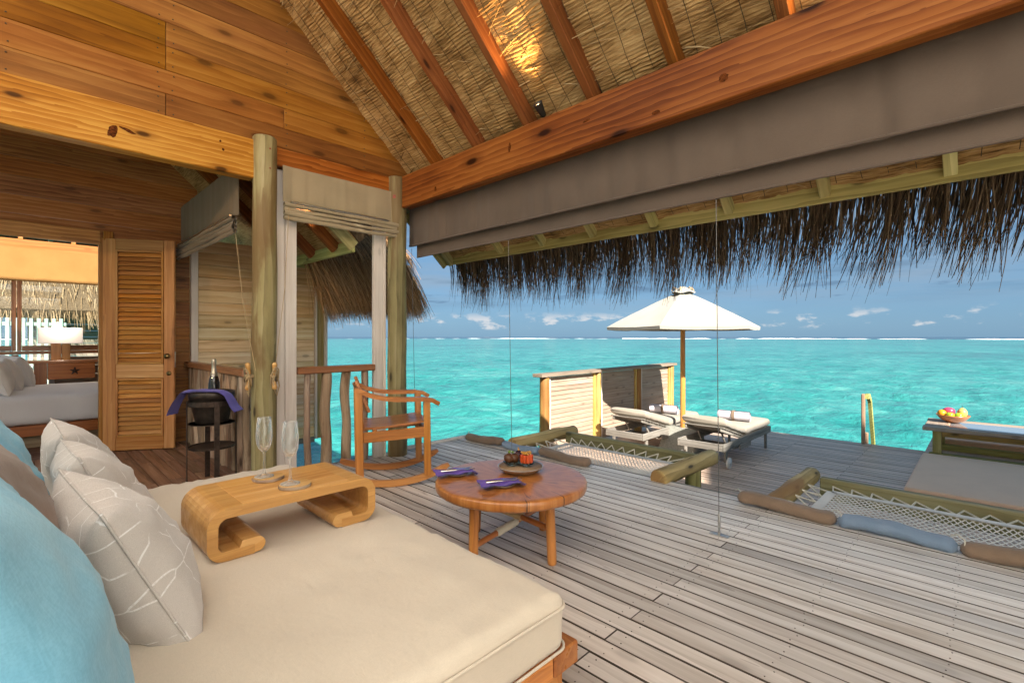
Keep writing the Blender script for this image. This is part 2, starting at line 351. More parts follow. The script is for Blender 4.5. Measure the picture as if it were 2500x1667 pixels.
def water():
    m, N, L, p = base('sea_water')
    ge = N.new('ShaderNodeNewGeometry'); v = ge.outputs['Position']
    big = noise_(N, L, v, 1., 5, .55, .4, (.012, .02, .02)); mid = noise_(N, L, v, 1., 5, .6, .6, (.10, .13, .1)); sm = noise_(N, L, v, 1., 5, .65, .8, (.62, .62, .6))
    c = ramp(N, L, math_(N, L, 'ADD', math_(N, L, 'MULTIPLY', mid, .45), math_(N, L, 'MULTIPLY', sm, .6)),
             [(.38, (.012, .165, .160)), (.48, (.024, .238, .218)), (.58, (.048, .305, .275)), (.74, (.15, .40, .36))])
    # coral heads and sea-grass lie as dark patches on the lagoon floor
    cor = maprange(N, L, big, .50, .62, 0, .62)
    ln = N.new('ShaderNodeVectorMath'); ln.operation = 'LENGTH'; L.new(v, ln.inputs[0])
    near = maprange(N, L, ln.outputs['Value'], 14, 45)
    patch = maprange(N, L, mid, .40, .6)
    c = mixc(N, L, math_(N, L, 'MULTIPLY', math_(N, L, 'MULTIPLY', cor, near), patch), c, (.012, .075, .085))
    deep = maprange(N, L, ln.outputs['Value'], 800, 960)                       # beyond the reef
    c = mixc(N, L, deep, c, (.006, .035, .075))
    L.new(c, p.inputs['Base Color']); p.inputs['Roughness'].default_value = .12; p.inputs['IOR'].default_value = 1.33
    p.inputs['Specular IOR Level'].default_value = .32
    w1 = noise_(N, L, v, 1., 6, .62, .7, (1.5, 2.1, 1)); w2 = noise_(N, L, v, 1., 4, .6, .5, (.28, .36, 1))
    bump(N, L, p, math_(N, L, 'ADD', math_(N, L, 'MULTIPLY', w1, .4), w2), .75, .45)
water()
def fill_cloth():  # translucent white cloth, added only to diffuse sunlight indoors
    m, N, L, p = base('fill_cloth'); out = N['Material Output']
    v, oi = objvec(N, L); c = mixc(N, L, noise_(N, L, v, 3., 4), (.95, .92, .87), (.90, .87, .82))
    t = N.new('ShaderNodeBsdfTranslucent'); d = N.new('ShaderNodeBsdfDiffuse'); x = N.new('ShaderNodeMixShader'); x.inputs[0].default_value = .05
    L.new(c, t.inputs[0]); L.new(c, d.inputs[0]); L.new(t.outputs[0], x.inputs[1]); L.new(d.outputs[0], x.inputs[2]); L.new(x.outputs[0], out.inputs[0])
fill_cloth()
def brightened_shade():
    m, N, L, p = base('brightened_shade'); p.inputs['Base Color'].default_value = (.8, .75, .72, 1); p.inputs['Roughness'].default_value = .9
    p.inputs['Emission Color'].default_value = (1, .9, .86, 1); p.inputs['Emission Strength'].default_value = .05  # slight emission added so the unlit lampshade looks bright
brightened_shade()
def lamp_glow():
    m, N, L, p = base('bulb'); p.inputs['Emission Color'].default_value = (1, .62, .25, 1); p.inputs['Emission Strength'].default_value = 8.
    p.inputs['Base Color'].default_value = (.8, .6, .4, 1)
lamp_glow()
M = MATS

# ------------------------------------------------------------------ mesh helpers
class MB:
    def __init__(s): s.v = []; s.f = []; s.sm = []
    def add(s, vs, fs, smooth=False):
        o = len(s.v); s.v += [tuple(x) for x in vs]
        for f in fs: s.f.append(tuple(i + o for i in f)); s.sm.append(smooth)
        return s
    def box(s, lo, hi, ch=.003):
        lo = Vector(lo); hi = Vector(hi); c = (lo + hi) / 2; d = hi - lo
        vs, fs = cbox(d.x, d.y, d.z, ch); return s.add([c + Vector(q) for q in vs], fs)
    def obox(s, c, ax, size, ch=.003):
        """box with its own axes: ax is a 3x3 Matrix whose columns are the local axes"""
        vs, fs = cbox(*size, ch); return s.add([Vector(c) + ax @ Vector(q) for q in vs], fs)
    def tube(s, pts, rad, n=8, caps=True, close=False, smooth=True):
        pts = [Vector(p) for p in pts]; k = len(pts)
        if isinstance(rad, (int, float)): rad = [rad] * k
        vs = []; up = None
        for i, p in enumerate(pts):
            t = (pts[(i + 1) % k] - pts[i - 1]) if close else (pts[min(i + 1, k - 1)] - pts[max(i - 1, 0)])
            if t.length < 1e-9: t = Vector((0, 0, 1))
            t.normalize()
            if up is None: up = Vector((0, 0, 1)) if abs(t.z) < .9 else Vector((1, 0, 0))
            u = up - t * up.dot(t); u.normalize(); up = u; w = t.cross(u)
            for j in range(n):
                a = 2 * math.pi * j / n; vs.append(p + (u * math.cos(a) + w * math.sin(a)) * rad[i])
        fs = []
        for i in range(k if close else k - 1):
            a = i * n; b = ((i + 1) % k) * n
            for j in range(n): fs.append((a + j, a + (j + 1) % n, b + (j + 1) % n, b + j))
        s.add(vs, fs, smooth)
        if caps and not close:
            s.add(vs[:n], [tuple(range(n - 1, -1, -1))]); s.add(vs[-n:], [tuple(range(n))])
        return s
    def lathe(s, prof, n=24, c=(0, 0, 0), smooth=True):
        vs = []; fs = []; c = Vector(c); m = len(prof)
        for (r, z) in prof:
            for j in range(n):
                a = 2 * math.pi * j / n; vs.append(c + Vector((r * math.cos(a), r * math.sin(a), z)))
        for i in range(m - 1):
            for j in range(n): fs.append((i * n + j, i * n + (j + 1) % n, (i + 1) * n + (j + 1) % n, (i + 1) * n + j))
        if prof[0][0] > 1e-6: fs.append(tuple(range(n - 1, -1, -1)))
        if prof[-1][0] > 1e-6: fs.append(tuple((m - 1) * n + j for j in range(n)))
        return s.add(vs, fs, smooth)
    def sphere(s, c, r, n=16, m=10, sq=(1, 1, 1), fn=None):
        vs = []; fs = []; c = Vector(c)
        for i in range(m + 1):
            for j in range(n):
                t = math.pi * i / m; a = 2 * math.pi * j / n
                d = Vector((math.sin(t) * math.cos(a), math.sin(t) * math.sin(a), math.cos(t)))
                k = r * (fn(d) if fn else 1); vs.append(c + Vector((d.x * k * sq[0], d.y * k * sq[1], d.z * k * sq[2])))
        for i in range(m):
            for j in range(n): fs.append((i * n + j, (i + 1) * n + j, (i + 1) * n + (j + 1) % n, i * n + (j + 1) % n))
        return s.add(vs, fs, True)
    def prism(s, poly, y0, y1, smooth=False):
        """polygon in xz pushed along y"""
        n = len(poly); vs = [(x, y0, z) for x, z in poly] + [(x, y1, z) for x, z in poly]
        fs = [(i, i + n, (i + 1) % n + n, (i + 1) % n) for i in range(n)]
        s.add(vs, fs, smooth); s.add([(x, y0, z) for x, z in poly], [tuple(range(n))]); s.add([(x, y1, z) for x, z in poly], [tuple(range(n - 1, -1, -1))]); return s
    def grid(s, fn, nu, nv, smooth=True, close_u=False):
        vs = [fn(i / (nu if close_u else nu), j / nv) for j in range(nv + 1) for i in range(nu + 1)]
        fs = [(j * (nu + 1) + i, j * (nu + 1) + i + 1, (j + 1) * (nu + 1) + i + 1, (j + 1) * (nu + 1) + i) for j in range(nv) for i in range(nu)]
        return s.add(vs, fs, smooth)
    def mesh(s, name, mat, fix=False):
        me = bpy.data.meshes.new(name); me.from_pydata(s.v, [], s.f); me.materials.append(M[mat])
        me.polygons.foreach_set('use_smooth', s.sm); me.update()
        if fix:
            import bmesh
            b = bmesh.new(); b.from_mesh(me); bmesh.ops.remove_doubles(b, verts=b.verts, dist=1e-5); bmesh.ops.recalc_face_normals(b, faces=b.faces); b.to_mesh(me); b.free()
        return me
    def build(s, name, mat, parent=None, loc=None, rot=None, color=None, fix=False, **tags):
        return link(name, s.mesh(name, mat, fix), parent, loc, rot, color, **tags)
_cb = {}
def cbox(sx, sy, sz, ch):
    ch = min(ch, sx * .3, sy * .3, sz * .3); h = (sx / 2, sy / 2, sz / 2)
    cor = [(i, j, k) for i in (-1, 1) for j in (-1, 1) for k in (-1, 1)]; idx = {}; vs = []
    for c in cor:
        for a in range(3): idx[c, a] = len(vs); vs.append(tuple(c[m] * (h[m] - (0 if m == a else ch)) for m in range(3)))
    fs = []
    for a in range(3):
        b, d = [m for m in range(3) if m != a]
        for sg in (-1, 1):
            q = []
            for (u, w) in ((-1, -1), (1, -1), (1, 1), (-1, 1)):
                c = [0, 0, 0]; c[a] = sg; c[b] = u; c[d] = w; q.append(idx[tuple(c), a])
            fs.append(q)
            for s2 in (-1, 1):
                if b < a: pass
                for other in ((b, d), (d, b)):
                    o1, al = other
                    if a < o1:
                        q = []
                        for (t, ax) in ((-1, a), (1, a), (1, o1), (-1, o1)):
                            c = [0, 0, 0]; c[a] = sg; c[o1] = s2; c[al] = t; q.append(idx[tuple(c), ax])
                        fs.append(q)
    for c in cor: fs.append([idx[c, 0], idx[c, 1], idx[c, 2]])
    out = []
    for f in fs:
        p = [Vector(vs[i]) for i in f]; n = (p[1] - p[0]).cross(p[2] - p[0]); m = sum(p, Vector()) / len(p)
        out.append(tuple(f) if n.dot(m) > 0 else tuple(reversed(f)))
    return vs, out
def link(name, me, parent=None, loc=None, rot=None, color=None, label=None, cat=None, group=None, kind=None):
    o = bpy.data.objects.new(name, me); C.objects.link(o)
    if parent is not None: o.parent = parent
    if loc is not None: o.location = loc
    if rot is not None:
        if isinstance(rot, Matrix): o.rotation_euler = rot.to_euler()
        else: o.rotation_euler = rot
    if color is not None: o.color = (color[0], color[1], color[2], 1)
    tag(o, label, cat, group, kind); return o
def tag(o, label=None, cat=None, group=None, kind=None):
    if label: o['label'] = label
    if cat: o['category'] = cat
    if group: o['group'] = group
    if kind: o['kind'] = kind
    return o
def thing(name, label, cat, loc=(0, 0, 0), rz=0, group=None):
    return link(name, None, None, loc, (0, 0, rz), None, label, cat, group)
def struct(name, loc=(0, 0, 0)): return link(name, None, None, loc, None, None, None, None, None, 'structure')
_mc = {}
def barmesh(name, l, w, h, mat, ch):
    k = (round(l, 4), round(w, 4), round(h, 4), mat, ch)
    if k not in _mc:
        vs, fs = cbox(l, w, h, ch); _mc[k] = MB().add(vs, fs).mesh(name, mat)
    return _mc[k]
def bar(name, p0, p1, w, h, mat, parent=None, ch=.004, up=(0, 0, 1), color=None, **t):
    p0 = Vector(p0); p1 = Vector(p1); d = p1 - p0; x = d.normalized(); z = Vector(up); z = z - x * z.dot(x)
    if z.length < 1e-4: z = Vector((-1, 0, 0))
    z.normalize(); y = z.cross(x)
    rm = Matrix((x, y, z)).transposed()
    return link(name, barmesh(name, d.length, w, h, mat, ch), parent, (p0 + p1) / 2, rm, color, **t)
def abox(name, lo, hi, mat, parent=None, ch=.004, color=None, **t):
    lo = Vector(lo); hi = Vector(hi); c = (lo + hi) / 2; d = hi - lo; a = max(range(3), key=lambda i: d[i])
    e = Vector((0, 0, 0)); e[a] = d[a] / 2
    if a == 2: return bar(name, c - e, c + e, d.y, d.x, mat, parent, ch, (-1, 0, 0), color, **t)
    return bar(name, c - e, c + e, d.y if a == 0 else d.x, d.z, mat, parent, ch, (0, 0, 1), color, **t)
def log(name, p0, p1, r0, r1, mat, parent=None, n=18, seg=10, wob=.0, color=None, bend=0., rnd=.03, **t):
    p0 = Vector(p0); p1 = Vector(p1); d = p1 - p0; L = d.length; mb = MB(); sd = random.random() * 90
    vs = []; fs = []
    rings = [(-L / 2, .90)] + [(-L / 2 + .012 + (L - .024) * i / seg, 1.) for i in range(seg + 1)] + [(L / 2, .90)]
    for (x, k) in rings:
        u = (x + L / 2) / L; cy = wob * noise.noise((x * 2.1, sd, 0)) + bend * math.sin(u * math.pi); cz = wob * noise.noise((x * 2.3, sd, 5))
        for j in range(n):
            a = 2 * math.pi * j / n; r = (r0 + (r1 - r0) * u) * k * (1 + rnd * 2 * noise.noise((x * 3, math.cos(a) * 1.3 + sd, math.sin(a) * 1.3)))
            vs.append((x, cy + r * math.cos(a), cz + r * math.sin(a)))
    for i in range(len(rings) - 1):
        for j in range(n): fs.append((i * n + j, i * n + (j + 1) % n, (i + 1) * n + (j + 1) % n, (i + 1) * n + j))
    mb.add(vs, [f[::-1] for f in fs], True); mb.add(vs[:n], [tuple(range(n))]); mb.add(vs[-n:], [tuple(range(n - 1, -1, -1))])
    x = d.normalized(); z = Vector((0, 0, 1)); z = z - x * z.dot(x)
    if z.length < 1e-4: z = Vector((-1, 0, 0))
    z.normalize(); y = z.cross(x)
    return mb.build(name, mat, parent, (p0 + p1) / 2, Matrix((x, y, z)).transposed(), color, fix=True, **t)
def npmesh(name, V, F, mat, rnd=None, uv=None, smooth=True):
    me = bpy.data.meshes.new(name); n = len(F); k = F.shape[1]
    me.vertices.add(len(V)); me.vertices.foreach_set('co', np.ascontiguousarray(V, dtype=np.float32).ravel())
    me.loops.add(n * k); me.loops.foreach_set('vertex_index', np.ascontiguousarray(F, dtype=np.int32).ravel())
    me.polygons.add(n); me.polygons.foreach_set('loop_start', np.arange(0, n * k, k, dtype=np.int32))
    me.polygons.foreach_set('use_smooth', np.full(n, smooth))
    if rnd is not None:
        a = me.attributes.new('rnd', 'FLOAT', 'POINT'); a.data.foreach_set('value', np.ascontiguousarray(rnd, dtype=np.float32))
    if uv is not None:
        u = me.uv_layers.new(name='UVMap'); u.data.foreach_set('uv', np.ascontiguousarray(uv[F.ravel()], dtype=np.float32).ravel())
    me.materials.append(M[mat]); me.update(calc_edges=True); me.validate(); return me
def strands(name, root, d0, d1, length, width, mat, seg=4):
    """thin straw blades: root points, start and end directions, one ribbon each"""
    n = len(root); t = np.linspace(0, 1, seg + 1)
    side = RNG.normal(size=(n, 3)); side[:, 2] *= .3
    d0 = d0 / np.linalg.norm(d0, axis=1)[:, None]; d1 = d1 / np.linalg.norm(d1, axis=1)[:, None]
    side -= d0 * (side * d0).sum(1)[:, None]; side /= np.linalg.norm(side, axis=1)[:, None]
    V = np.zeros((n, seg + 1, 2, 3)); p = root.copy(); prev = None
    for i, u in enumerate(t):
        d = d0 * (1 - u) + d1 * u; d /= np.linalg.norm(d, axis=1)[:, None]
        if i: p = p + d * (length / seg)[:, None]
        w = (width * (1 - .65 * u ** 2))[:, None] * .5
        V[:, i, 0] = p - side * w; V[:, i, 1] = p + side * w
    base_i = np.arange(n)[:, None] * (seg + 1) * 2
    F = []
    for i in range(seg): F.append(np.stack([base_i[:, 0] + i * 2, base_i[:, 0] + i * 2 + 1, base_i[:, 0] + i * 2 + 3, base_i[:, 0] + i * 2 + 2], 1))
    F = np.concatenate(F); r = np.repeat(np.clip(RNG.normal(.45, .24, n), 0, 1), (seg + 1) * 2)
    return npmesh(name, V.reshape(-1, 3), F, mat, r, smooth=False)

# ================================================================== the sea
def sea():
    cx, cy = 4.0, 3.0; nr, na = 300, 620
    r = 4.0 * np.exp(np.linspace(0, math.log(40000 / 4.0), nr)); a = np.linspace(0, 2 * math.pi, na, endpoint=False)
    RR, AA = np.meshgrid(r, a, indexing='ij'); X = cx + RR * np.cos(AA); Y = cy + RR * np.sin(AA); Z = np.zeros_like(X)
    g = np.random.default_rng(3)
    for lam, amp, k in ((6.5, .045, 5), (3.2, .032, 7), (1.6, .020, 9), (.9, .011, 9)):
        fade = np.clip(lam * 22 / RR, 0, 1) ** 1.5
        for _ in range(k):
            th = g.normal(.9, .75); l = lam * g.uniform(.75, 1.35); ph = g.uniform(0, 6.28)
            s = np.sin((X * math.cos(th) + Y * math.sin(th)) * 2 * math.pi / l + ph)
            Z += fade * amp * (1 - np.abs(s)) * 1.1 * (1 if _ % 2 else -1) if _ % 3 == 0 else fade * amp * s * .7
    V = np.stack([X, Y, Z - 2.35], -1).reshape(-1, 3)
    i, j = np.meshgrid(np.arange(nr - 1), np.arange(na), indexing='ij'); j2 = (j + 1) % na
    F = np.stack([i * na + j, (i + 1) * na + j, (i + 1) * na + j2, i * na + j2], -1).reshape(-1, 4)
    V = np.vstack([V, [[cx, cy, -2.35]]]); k = len(V) - 1
    o = link('water', npmesh('water', V, F, 'sea_water'), kind='structure')
    me = bpy.data.meshes.new('water_disc')
    return o
sea()
def breakers():
    """lines of surf on the reef, out by the horizon"""
    V = []; F = []; g = np.random.default_rng(11)
    for rad, hgt, th0, th1, dens in ((905, 1.7, -1.2, 2.9, .46), (872, 1.1, -1.2, 2.9, .24), (884, 2.2, -.35, .55, .55)):
        n = 700; th = np.linspace(th0, th1, n)
        e = sum(np.sin(th * f + g.uniform(0, 6.28)) / (1 + k * .35) for k, f in enumerate((9, 23, 47, 90, 170)))
        e = (e - np.quantile(e, 1 - dens)) / e.max(); h = .65 * hgt * np.clip(e * 2.2, 0, 1) ** .7 * g.uniform(.6, 1, n)
        rr = rad + 14 * np.sin(th * 7) + 6 * np.sin(th * 31)
        for i in range(n):
            c, s = math.cos(th[i]), math.sin(th[i])
            for (dr, k) in ((-5, 0.), (-1.5, .75), (1, 1.), (5, 0.)): V.append((4 + (rr[i] + dr * (.3 + h[i])) * c, 3 + (rr[i] + dr * (.3 + h[i])) * s, -2.36 + k * h[i]))
        b = len(V) - n * 4
        for i in range(n - 1):
            if h[i] > .05 or h[i + 1] > .05:
                for k in range(3): F.append((b + i * 4 + k, b + (i + 1) * 4 + k, b + (i + 1) * 4 + k + 1, b + i * 4 + k + 1))
    mb = MB(); mb.add(V, F, True)
    mb.build('breaking_waves', 'foam', label='white surf breaking on the reef below the horizon', cat='surf', kind='stuff')
breakers()

# ================================================================== decks
PITCH = .098
def plankrow(root, x, y0, y1, z, mat, tint, width=.0905, th=.028, cuts=None, gap=.0009):
    ys = [y0] + sorted(c for c in (cuts or []) if y0 + .15 < c < y1 - .15) + [y1]
    for a, b in zip(ys[:-1], ys[1:]):
        k = random.uniform(.84, 1.10); dz = random.uniform(-.0015, .0015)
        bar('plank', (x, a + gap, z - th / 2 + dz), (x, b - gap, z - th / 2 + dz), width, th, mat, root, .0018, color=[t * k for t in tint])
deck = struct('deck'); deck['label'] = 'weathered grey plank deck under the thatched roof'
JO = [-6.2, -4.4, -2.7, -1.25, 1.08, 2.62, 4.0]
ri = 0; x = 3.733
while x > -4.1:
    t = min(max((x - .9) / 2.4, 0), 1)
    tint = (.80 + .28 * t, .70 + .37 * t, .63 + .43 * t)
    if x > .2: cuts = [JO[0], JO[2], JO[4], JO[6] - .35] if ri % 2 else [JO[1], JO[3] + .3, JO[5]]
    else: cuts = [-1.2] if ri % 2 else [.4]
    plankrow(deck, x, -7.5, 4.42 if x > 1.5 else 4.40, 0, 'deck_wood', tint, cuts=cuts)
    x -= PITCH; ri += 1
nm = MB()
for k in range(32):
    x = 3.733 - PITCH * k
    for y in (-.35, .10, .55, 1.03, 1.13, 1.6, 2.1, 2.57, 2.67, 3.1, 3.55, 3.95):
        for dx in (-.024, .024): nm.lathe([(.0032, 0), (.0028, .0012), (0, .0013)], 6, (x + dx, y + random.uniform(-.012, .012), .0005))
nm.build('screws', 'dark_metal', deck, kind='stuff')
for y in [-7 + .55 * i for i in range(21)]: abox('joist', (-4.1, y - .03, -.19), (3.74, y + .03, -.031), 'grey_wood', deck)
abox('edge_beam', (3.785, -7.5, -.22), (3.825, 4.46, -.004), 'grey_wood', deck)
abox('edge_beam', (2.76, 4.425, -.22), (3.78, 4.475, .022), 'pale_wood', deck)
abox('edge_beam', (1.52, 4.425, -.22), (2.755, 4.465, -.004), 'grey_wood', deck)
for px, py in ((3.5, 4.2), (3.5, 1.5), (3.5, -1.4), (1.2, 4.2), (1.2, 1.5)): log('pile', (px, py, -3.4), (px, py, -.2), .12, .11, 'pole_wood', deck)
# passage floor
pf = struct('passage_floor'); x = 1.43
while x > -2.4:
    plankrow(pf, x, 4.405, 6.62, -.001, 'floor_wood', (1.15, 1.1, 1.05), cuts=[5.3 + .5 * math.sin(x * 31)]); x -= PITCH
for y in (4.6, 5.4, 6.2): abox('joist', (-2.4, y - .03, -.19), (1.47, y + .03, -.032), 'grey_wood', pf)
abox('edge_beam', (1.482, 4.47, -.2), (1.52, 6.62, -.003), 'grey_wood', pf)
bf = MB().box((-2.6, 6.64, -.06), (2.95, 11.6, -.02), .002).build('bedroom_floor', 'floor_wood', kind='structure', color=(.5, .42, .4))
# lower deck
low = struct('lower_deck'); low['label'] = 'lower weathered plank deck beside the lagoon'
LZ = -.6; x = 9.95; ri = 0
while x > 3.9:
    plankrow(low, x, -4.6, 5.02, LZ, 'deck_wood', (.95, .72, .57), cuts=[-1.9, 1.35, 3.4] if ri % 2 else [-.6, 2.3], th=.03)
    x -= PITCH; ri += 1
x = 10.05
while x < 12.6:
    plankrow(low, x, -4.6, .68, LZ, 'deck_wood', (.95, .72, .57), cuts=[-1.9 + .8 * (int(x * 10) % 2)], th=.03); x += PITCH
for y in [-4.4 + .62 * i for i in range(16)]: abox('joist', (3.9, y - .035, LZ - .2), (9.98, y + .035, LZ - .033), 'grey_wood', low)
abox('edge_beam', (10.003, .70, LZ - .22), (10.043, 5.03, LZ - .004), 'grey_wood', low)
abox('edge_beam', (3.9, 5.032, LZ - .22), (10.0, 5.072, LZ - .004), 'grey_wood', low)
for px in (4.4, 7.0, 9.6): 
    for py in (4.7, 2.0, -1.0, -4.0): log('pile', (px, py, -3.6), (px, py, LZ - .2), .13, .12, 'pole_wood', low)

# ================================================================== pavilion
XR = -.2; SL = .9167
def zr(x): return 2.896 - SL * (abs(x - XR) + XR - 2.839)
pav = thing('pavilion', 'open timber pavilion with thatched roof, honey plank gable and red-brown beams over the deck', 'pavilion')
# beams
abox('beam', (2.69, -3.2, 2.49), (2.79, 4.18, 2.805), 'red_beam', pav, .006)
abox('beam', (-3.15, 4.25, 2.49), (1.345, 4.37, 2.805), 'honey_beam', pav, .006)
abox('beam', (1.515, 4.28, 2.645), (2.61, 4.37, 2.802), 'red_beam', pav, .005, color=(1.25, 1.25, 1.25))
abox('beam', (-3.19, -3.2, 2.49), (-3.09, 4.24, 2.805), 'red_beam', pav, .006)
abox('beam', (-3.05, -3.25, 2.49), (2.65, -3.15, 2.80), 'red_beam', pav, .006)
# posts
def post(x, y, z1, r, bolts=()):
    p = log('post', (x, y, -.2), (x, y, z1), r * 1.03, r * .97, 'pole_wood', pav, 22, 14, .012, rnd=.02)
    for (a, z, s) in bolts:      # square washers let into the pole, in the post's own axes (local x runs up)
        px, py = x + math.cos(a) * r * .93, y + math.sin(a) * r * .93
        ax = Matrix(((-math.sin(a), math.cos(a), 0), (math.cos(a), math.sin(a), 0), (0, 0, 1))).transposed()
        m = MB().obox((0, 0, 0), ax, (s, .016, s * 1.15), .002).obox((math.cos(a) * .011, math.sin(a) * .011, 0), ax, (s * .35, .012, s * .35), .004)
        b = m.build('bolt_plate', 'red_bolt', p); b.matrix_parent_inverse = Matrix(); 
        b.matrix_local = p.matrix_basis.inverted() @ Matrix.Translation((px, py, z))
    return p
A0 = math.atan2(-4.27, -1.43)
post(1.43, 4.27, 2.845, .094, ((A0 + .42, 2.735, .038), (A0 + .42, 2.575, .038)))
post(2.70, 4.28, 2.812, .094, ((math.atan2(-4.27, -2.7) - .3, 2.60, .03),))
for (px, py) in ((2.74, -3.2), (-3.14, -3.2), (-3.14, 4.28), (-3.14, .6)): post(px, py, 2.488, .094)
def knots(axis, at, spots):
    for (s_, z_, a_, b_) in spots:
        m = MB().sphere((0, 0, 0), 1., 22, 12, (.0016, a_, b_) if axis == 'x' else (a_, .0016, b_), lambda d, k_=s_: 1 + .35 * noise.noise(d * 1.6 + Vector((k_ * 7, 0, 0)))); o_ = m.build('knot', 'knot_wood', pav, (at, s_, z_) if axis == 'x' else (s_, at, z_), (random.uniform(-.3, .3) if axis == 'x' else 0, random.uniform(-.4, .4) if axis == 'y' else 0, 0))
knots('y', 4.2495, ((.45, 2.60, .026, .042), (.53, 2.63, .045, .010), (1.12, 2.66, .008, .010), (1.10, 2.72, .007, .009)))
knots('x', 2.6895, ((3.62, 2.56, .016, .024), (2.66, 2.68, .014, .034), (1.93, 2.66, .032, .009), (1.42, 2.55, .028, .013), (1.02, 2.61, .026, .021)))
# gable planks
z = 2.81; ri = 0
while z < 5.5:
    h = .176; xr = XR + (2.839 - XR) + (2.896 - z) / SL + .06; xl = 2 * XR - xr
    cut = .76 if ri % 3 != 1 else (1.6 if ri % 2 else -.5)
    ends = [xl] + [c for c in (-1.9, cut) if xl + .2 < c < xr - .2] + [xr]
    for a, b in zip(ends[:-1], ends[1:]):
        abox('plank', (a + .0015, 4.305 + random.uniform(0, .003), z), (b - .0015, 4.335, z + h - .002), 'gable_wood', pav, .003)
    z += h; ri += 1
nm = MB()
for k in range(16):
    zz = 2.81 + .176 * k
    for x in (-.9, -.05, .715, .805, 1.62, 2.35):
        if zr(x) > zz + .16:
            for dz in (.035, .14): nm.sphere((x + random.uniform(-.006, .006), 4.304, zz + dz), .0055, 6, 4, (1, .4, 1))
nm.build('nails', 'stalk', pav, kind='stuff')
# rafters
for y in [3.72 - .597 * i for i in range(13)]:
    for sg in (1, -1):
        xe = 3.66; xt = XR + .05
        if y < .25: xt = max(xt, .05 - y + .1)
        if xt > 3.3: continue
        f = (lambda q: (XR + sg * (q - XR), y, zr(q) - .085))
        if xt < 2.7: bar('rafter', f(2.83), f(xt), .062, .125, 'rafter_wood', pav, .004)
        f = (lambda q: (XR + sg * (q - XR), y, zr(q) - .045))
        bar('rafter_tail', f(xe - .02), f(max(2.832, xt)), .060, .075, 'treated_wood', pav, .004, color=(1.5, 1.45, 1.3))
for y in (4.58,):
    bar('rafter', (3.66, y, zr(3.66) - .06), (XR, y, zr(XR) - .06), .05, .11, 'treated_wood', pav)
abox('fascia', (3.64, -3.62, 2.065), (3.672, 4.70, 2.185), 'treated_wood', pav, .004, color=(1.45, 1.35, 1.1))
abox('fascia', (2.98, -3.6, 2.56), (3.02, 4.68, 2.66), 'treated_wood', pav, .004)
bar('fascia', (3.66, 4.705, zr(3.66) - .075), (2.2, 4.705, zr(2.2) - .075), .028, .12, 'treated_wood', pav)
abox('fascia', (-4.072, -3.62, 2.09), (-4.04, 4.70, 2.20), 'treated_wood', pav, .004)
for (a, b_) in (((-3.0, -3.34), (2.6, -3.34)), ((-3.24, -3.1), (-3.24, 4.1))):      # unseen screens added to diffuse sunlight into the interior
    MB().add([(a[0], a[1], .06), (b_[0], b_[1], .06), (b_[0], b_[1], 2.46), (a[0], a[1], 2.46)], [(0, 1, 2, 3)]).build('added_fill_screen', 'fill_cloth', pav)
# reed lining, modelled reed by reed on the slope in view
def lining():
    nx, ny = 900, 250; s = np.linspace(0, 3.46 * 1.3567, nx); yy = np.linspace(-.55, 4.70, ny)
    Sg, Yg = np.meshgrid(s, yy, indexing='ij'); g = np.random.default_rng(5)
    wav = sum(a * np.sin(Yg * f + g.uniform(0, 6.28) + Sg * q) for a, f, q in ((.010, 3.1, 2.), (.006, 8.3, 5.1), (.004, 17., 9.), (.0025, 41., 23.)))
    ph = (Sg + wav * .8) / .024
    h = .0105 * np.abs(np.sin(math.pi * ph)) * (.6 + .4 * np.sin(ph.astype(int) * 12.9898 + np.floor(Yg / .6) * 3.1)) + .004 * np.sin(ph * .7 + Yg * 13)
    h -= .006 * np.exp(-(((Yg + .02 * np.sin(Sg * 9)) % .135 - .0675) / .012) ** 2)
    h += .012 * np.sin(Sg * 4.1 + Yg * 2.3) * np.sin(Yg * 5.2)
    Xg = 3.66 - Sg / 1.3567; Zg = 2.896 - SL * (Xg - 2.839)
    nxv, nzv = -SL / 1.3567, -1 / 1.3567
    V = np.stack([Xg + nxv * h, Yg, Zg + nzv * h], -1).reshape(-1, 3); uv = np.stack([Yg, Sg], -1).reshape(-1, 2)
    i, j = np.meshgrid(np.arange(nx - 1), np.arange(ny - 1), indexing='ij')
    F = np.stack([i * ny + j, i * ny + j + 1, (i + 1) * ny + j + 1, (i + 1) * ny + j], -1).reshape(-1, 4)
    link('reed_lining', npmesh('reed_lining', V, F, 'reed_lining', uv=uv), pav, kind='stuff')
lining()
def lining_detail():
    m = MB()
    for y in [-.40 + .135 * i for i in range(38)]:
        pts = []
        for k in range(46):
            x = 3.62 - .075 * k; pts.append((x - .013, y + .010 * math.sin(x * 9 + y * 5) + .004 * noise.noise((x * 14, y * 9, 0)), zr(x) - .0145))
        m.tube(pts, .0021, 4, caps=False)
    m.build('stitching', 'stalk', pav, kind='stuff')
    n = 2600; x = RNG.uniform(.4, 3.6, n); y = RNG.uniform(-.3, 4.6, n); root = np.stack([x, y, 2.896 - SL * (x - 2.839) - .010], 1)
    sg = np.where(RNG.random(n) < .5, 1., -1.)
    d = np.stack([RNG.normal(0, .16, n), sg, RNG.normal(-.10, .12, n)], 1); e = d + RNG.normal(0, .25, (n, 3)); e[:, 2] -= .12
    link('loose_straw', strands('loose_straw', root, d, e, RNG.uniform(.10, .32, n), RNG.uniform(.004, .010, n), 'straw_gold', 4), pav, kind='stuff')
lining_detail()
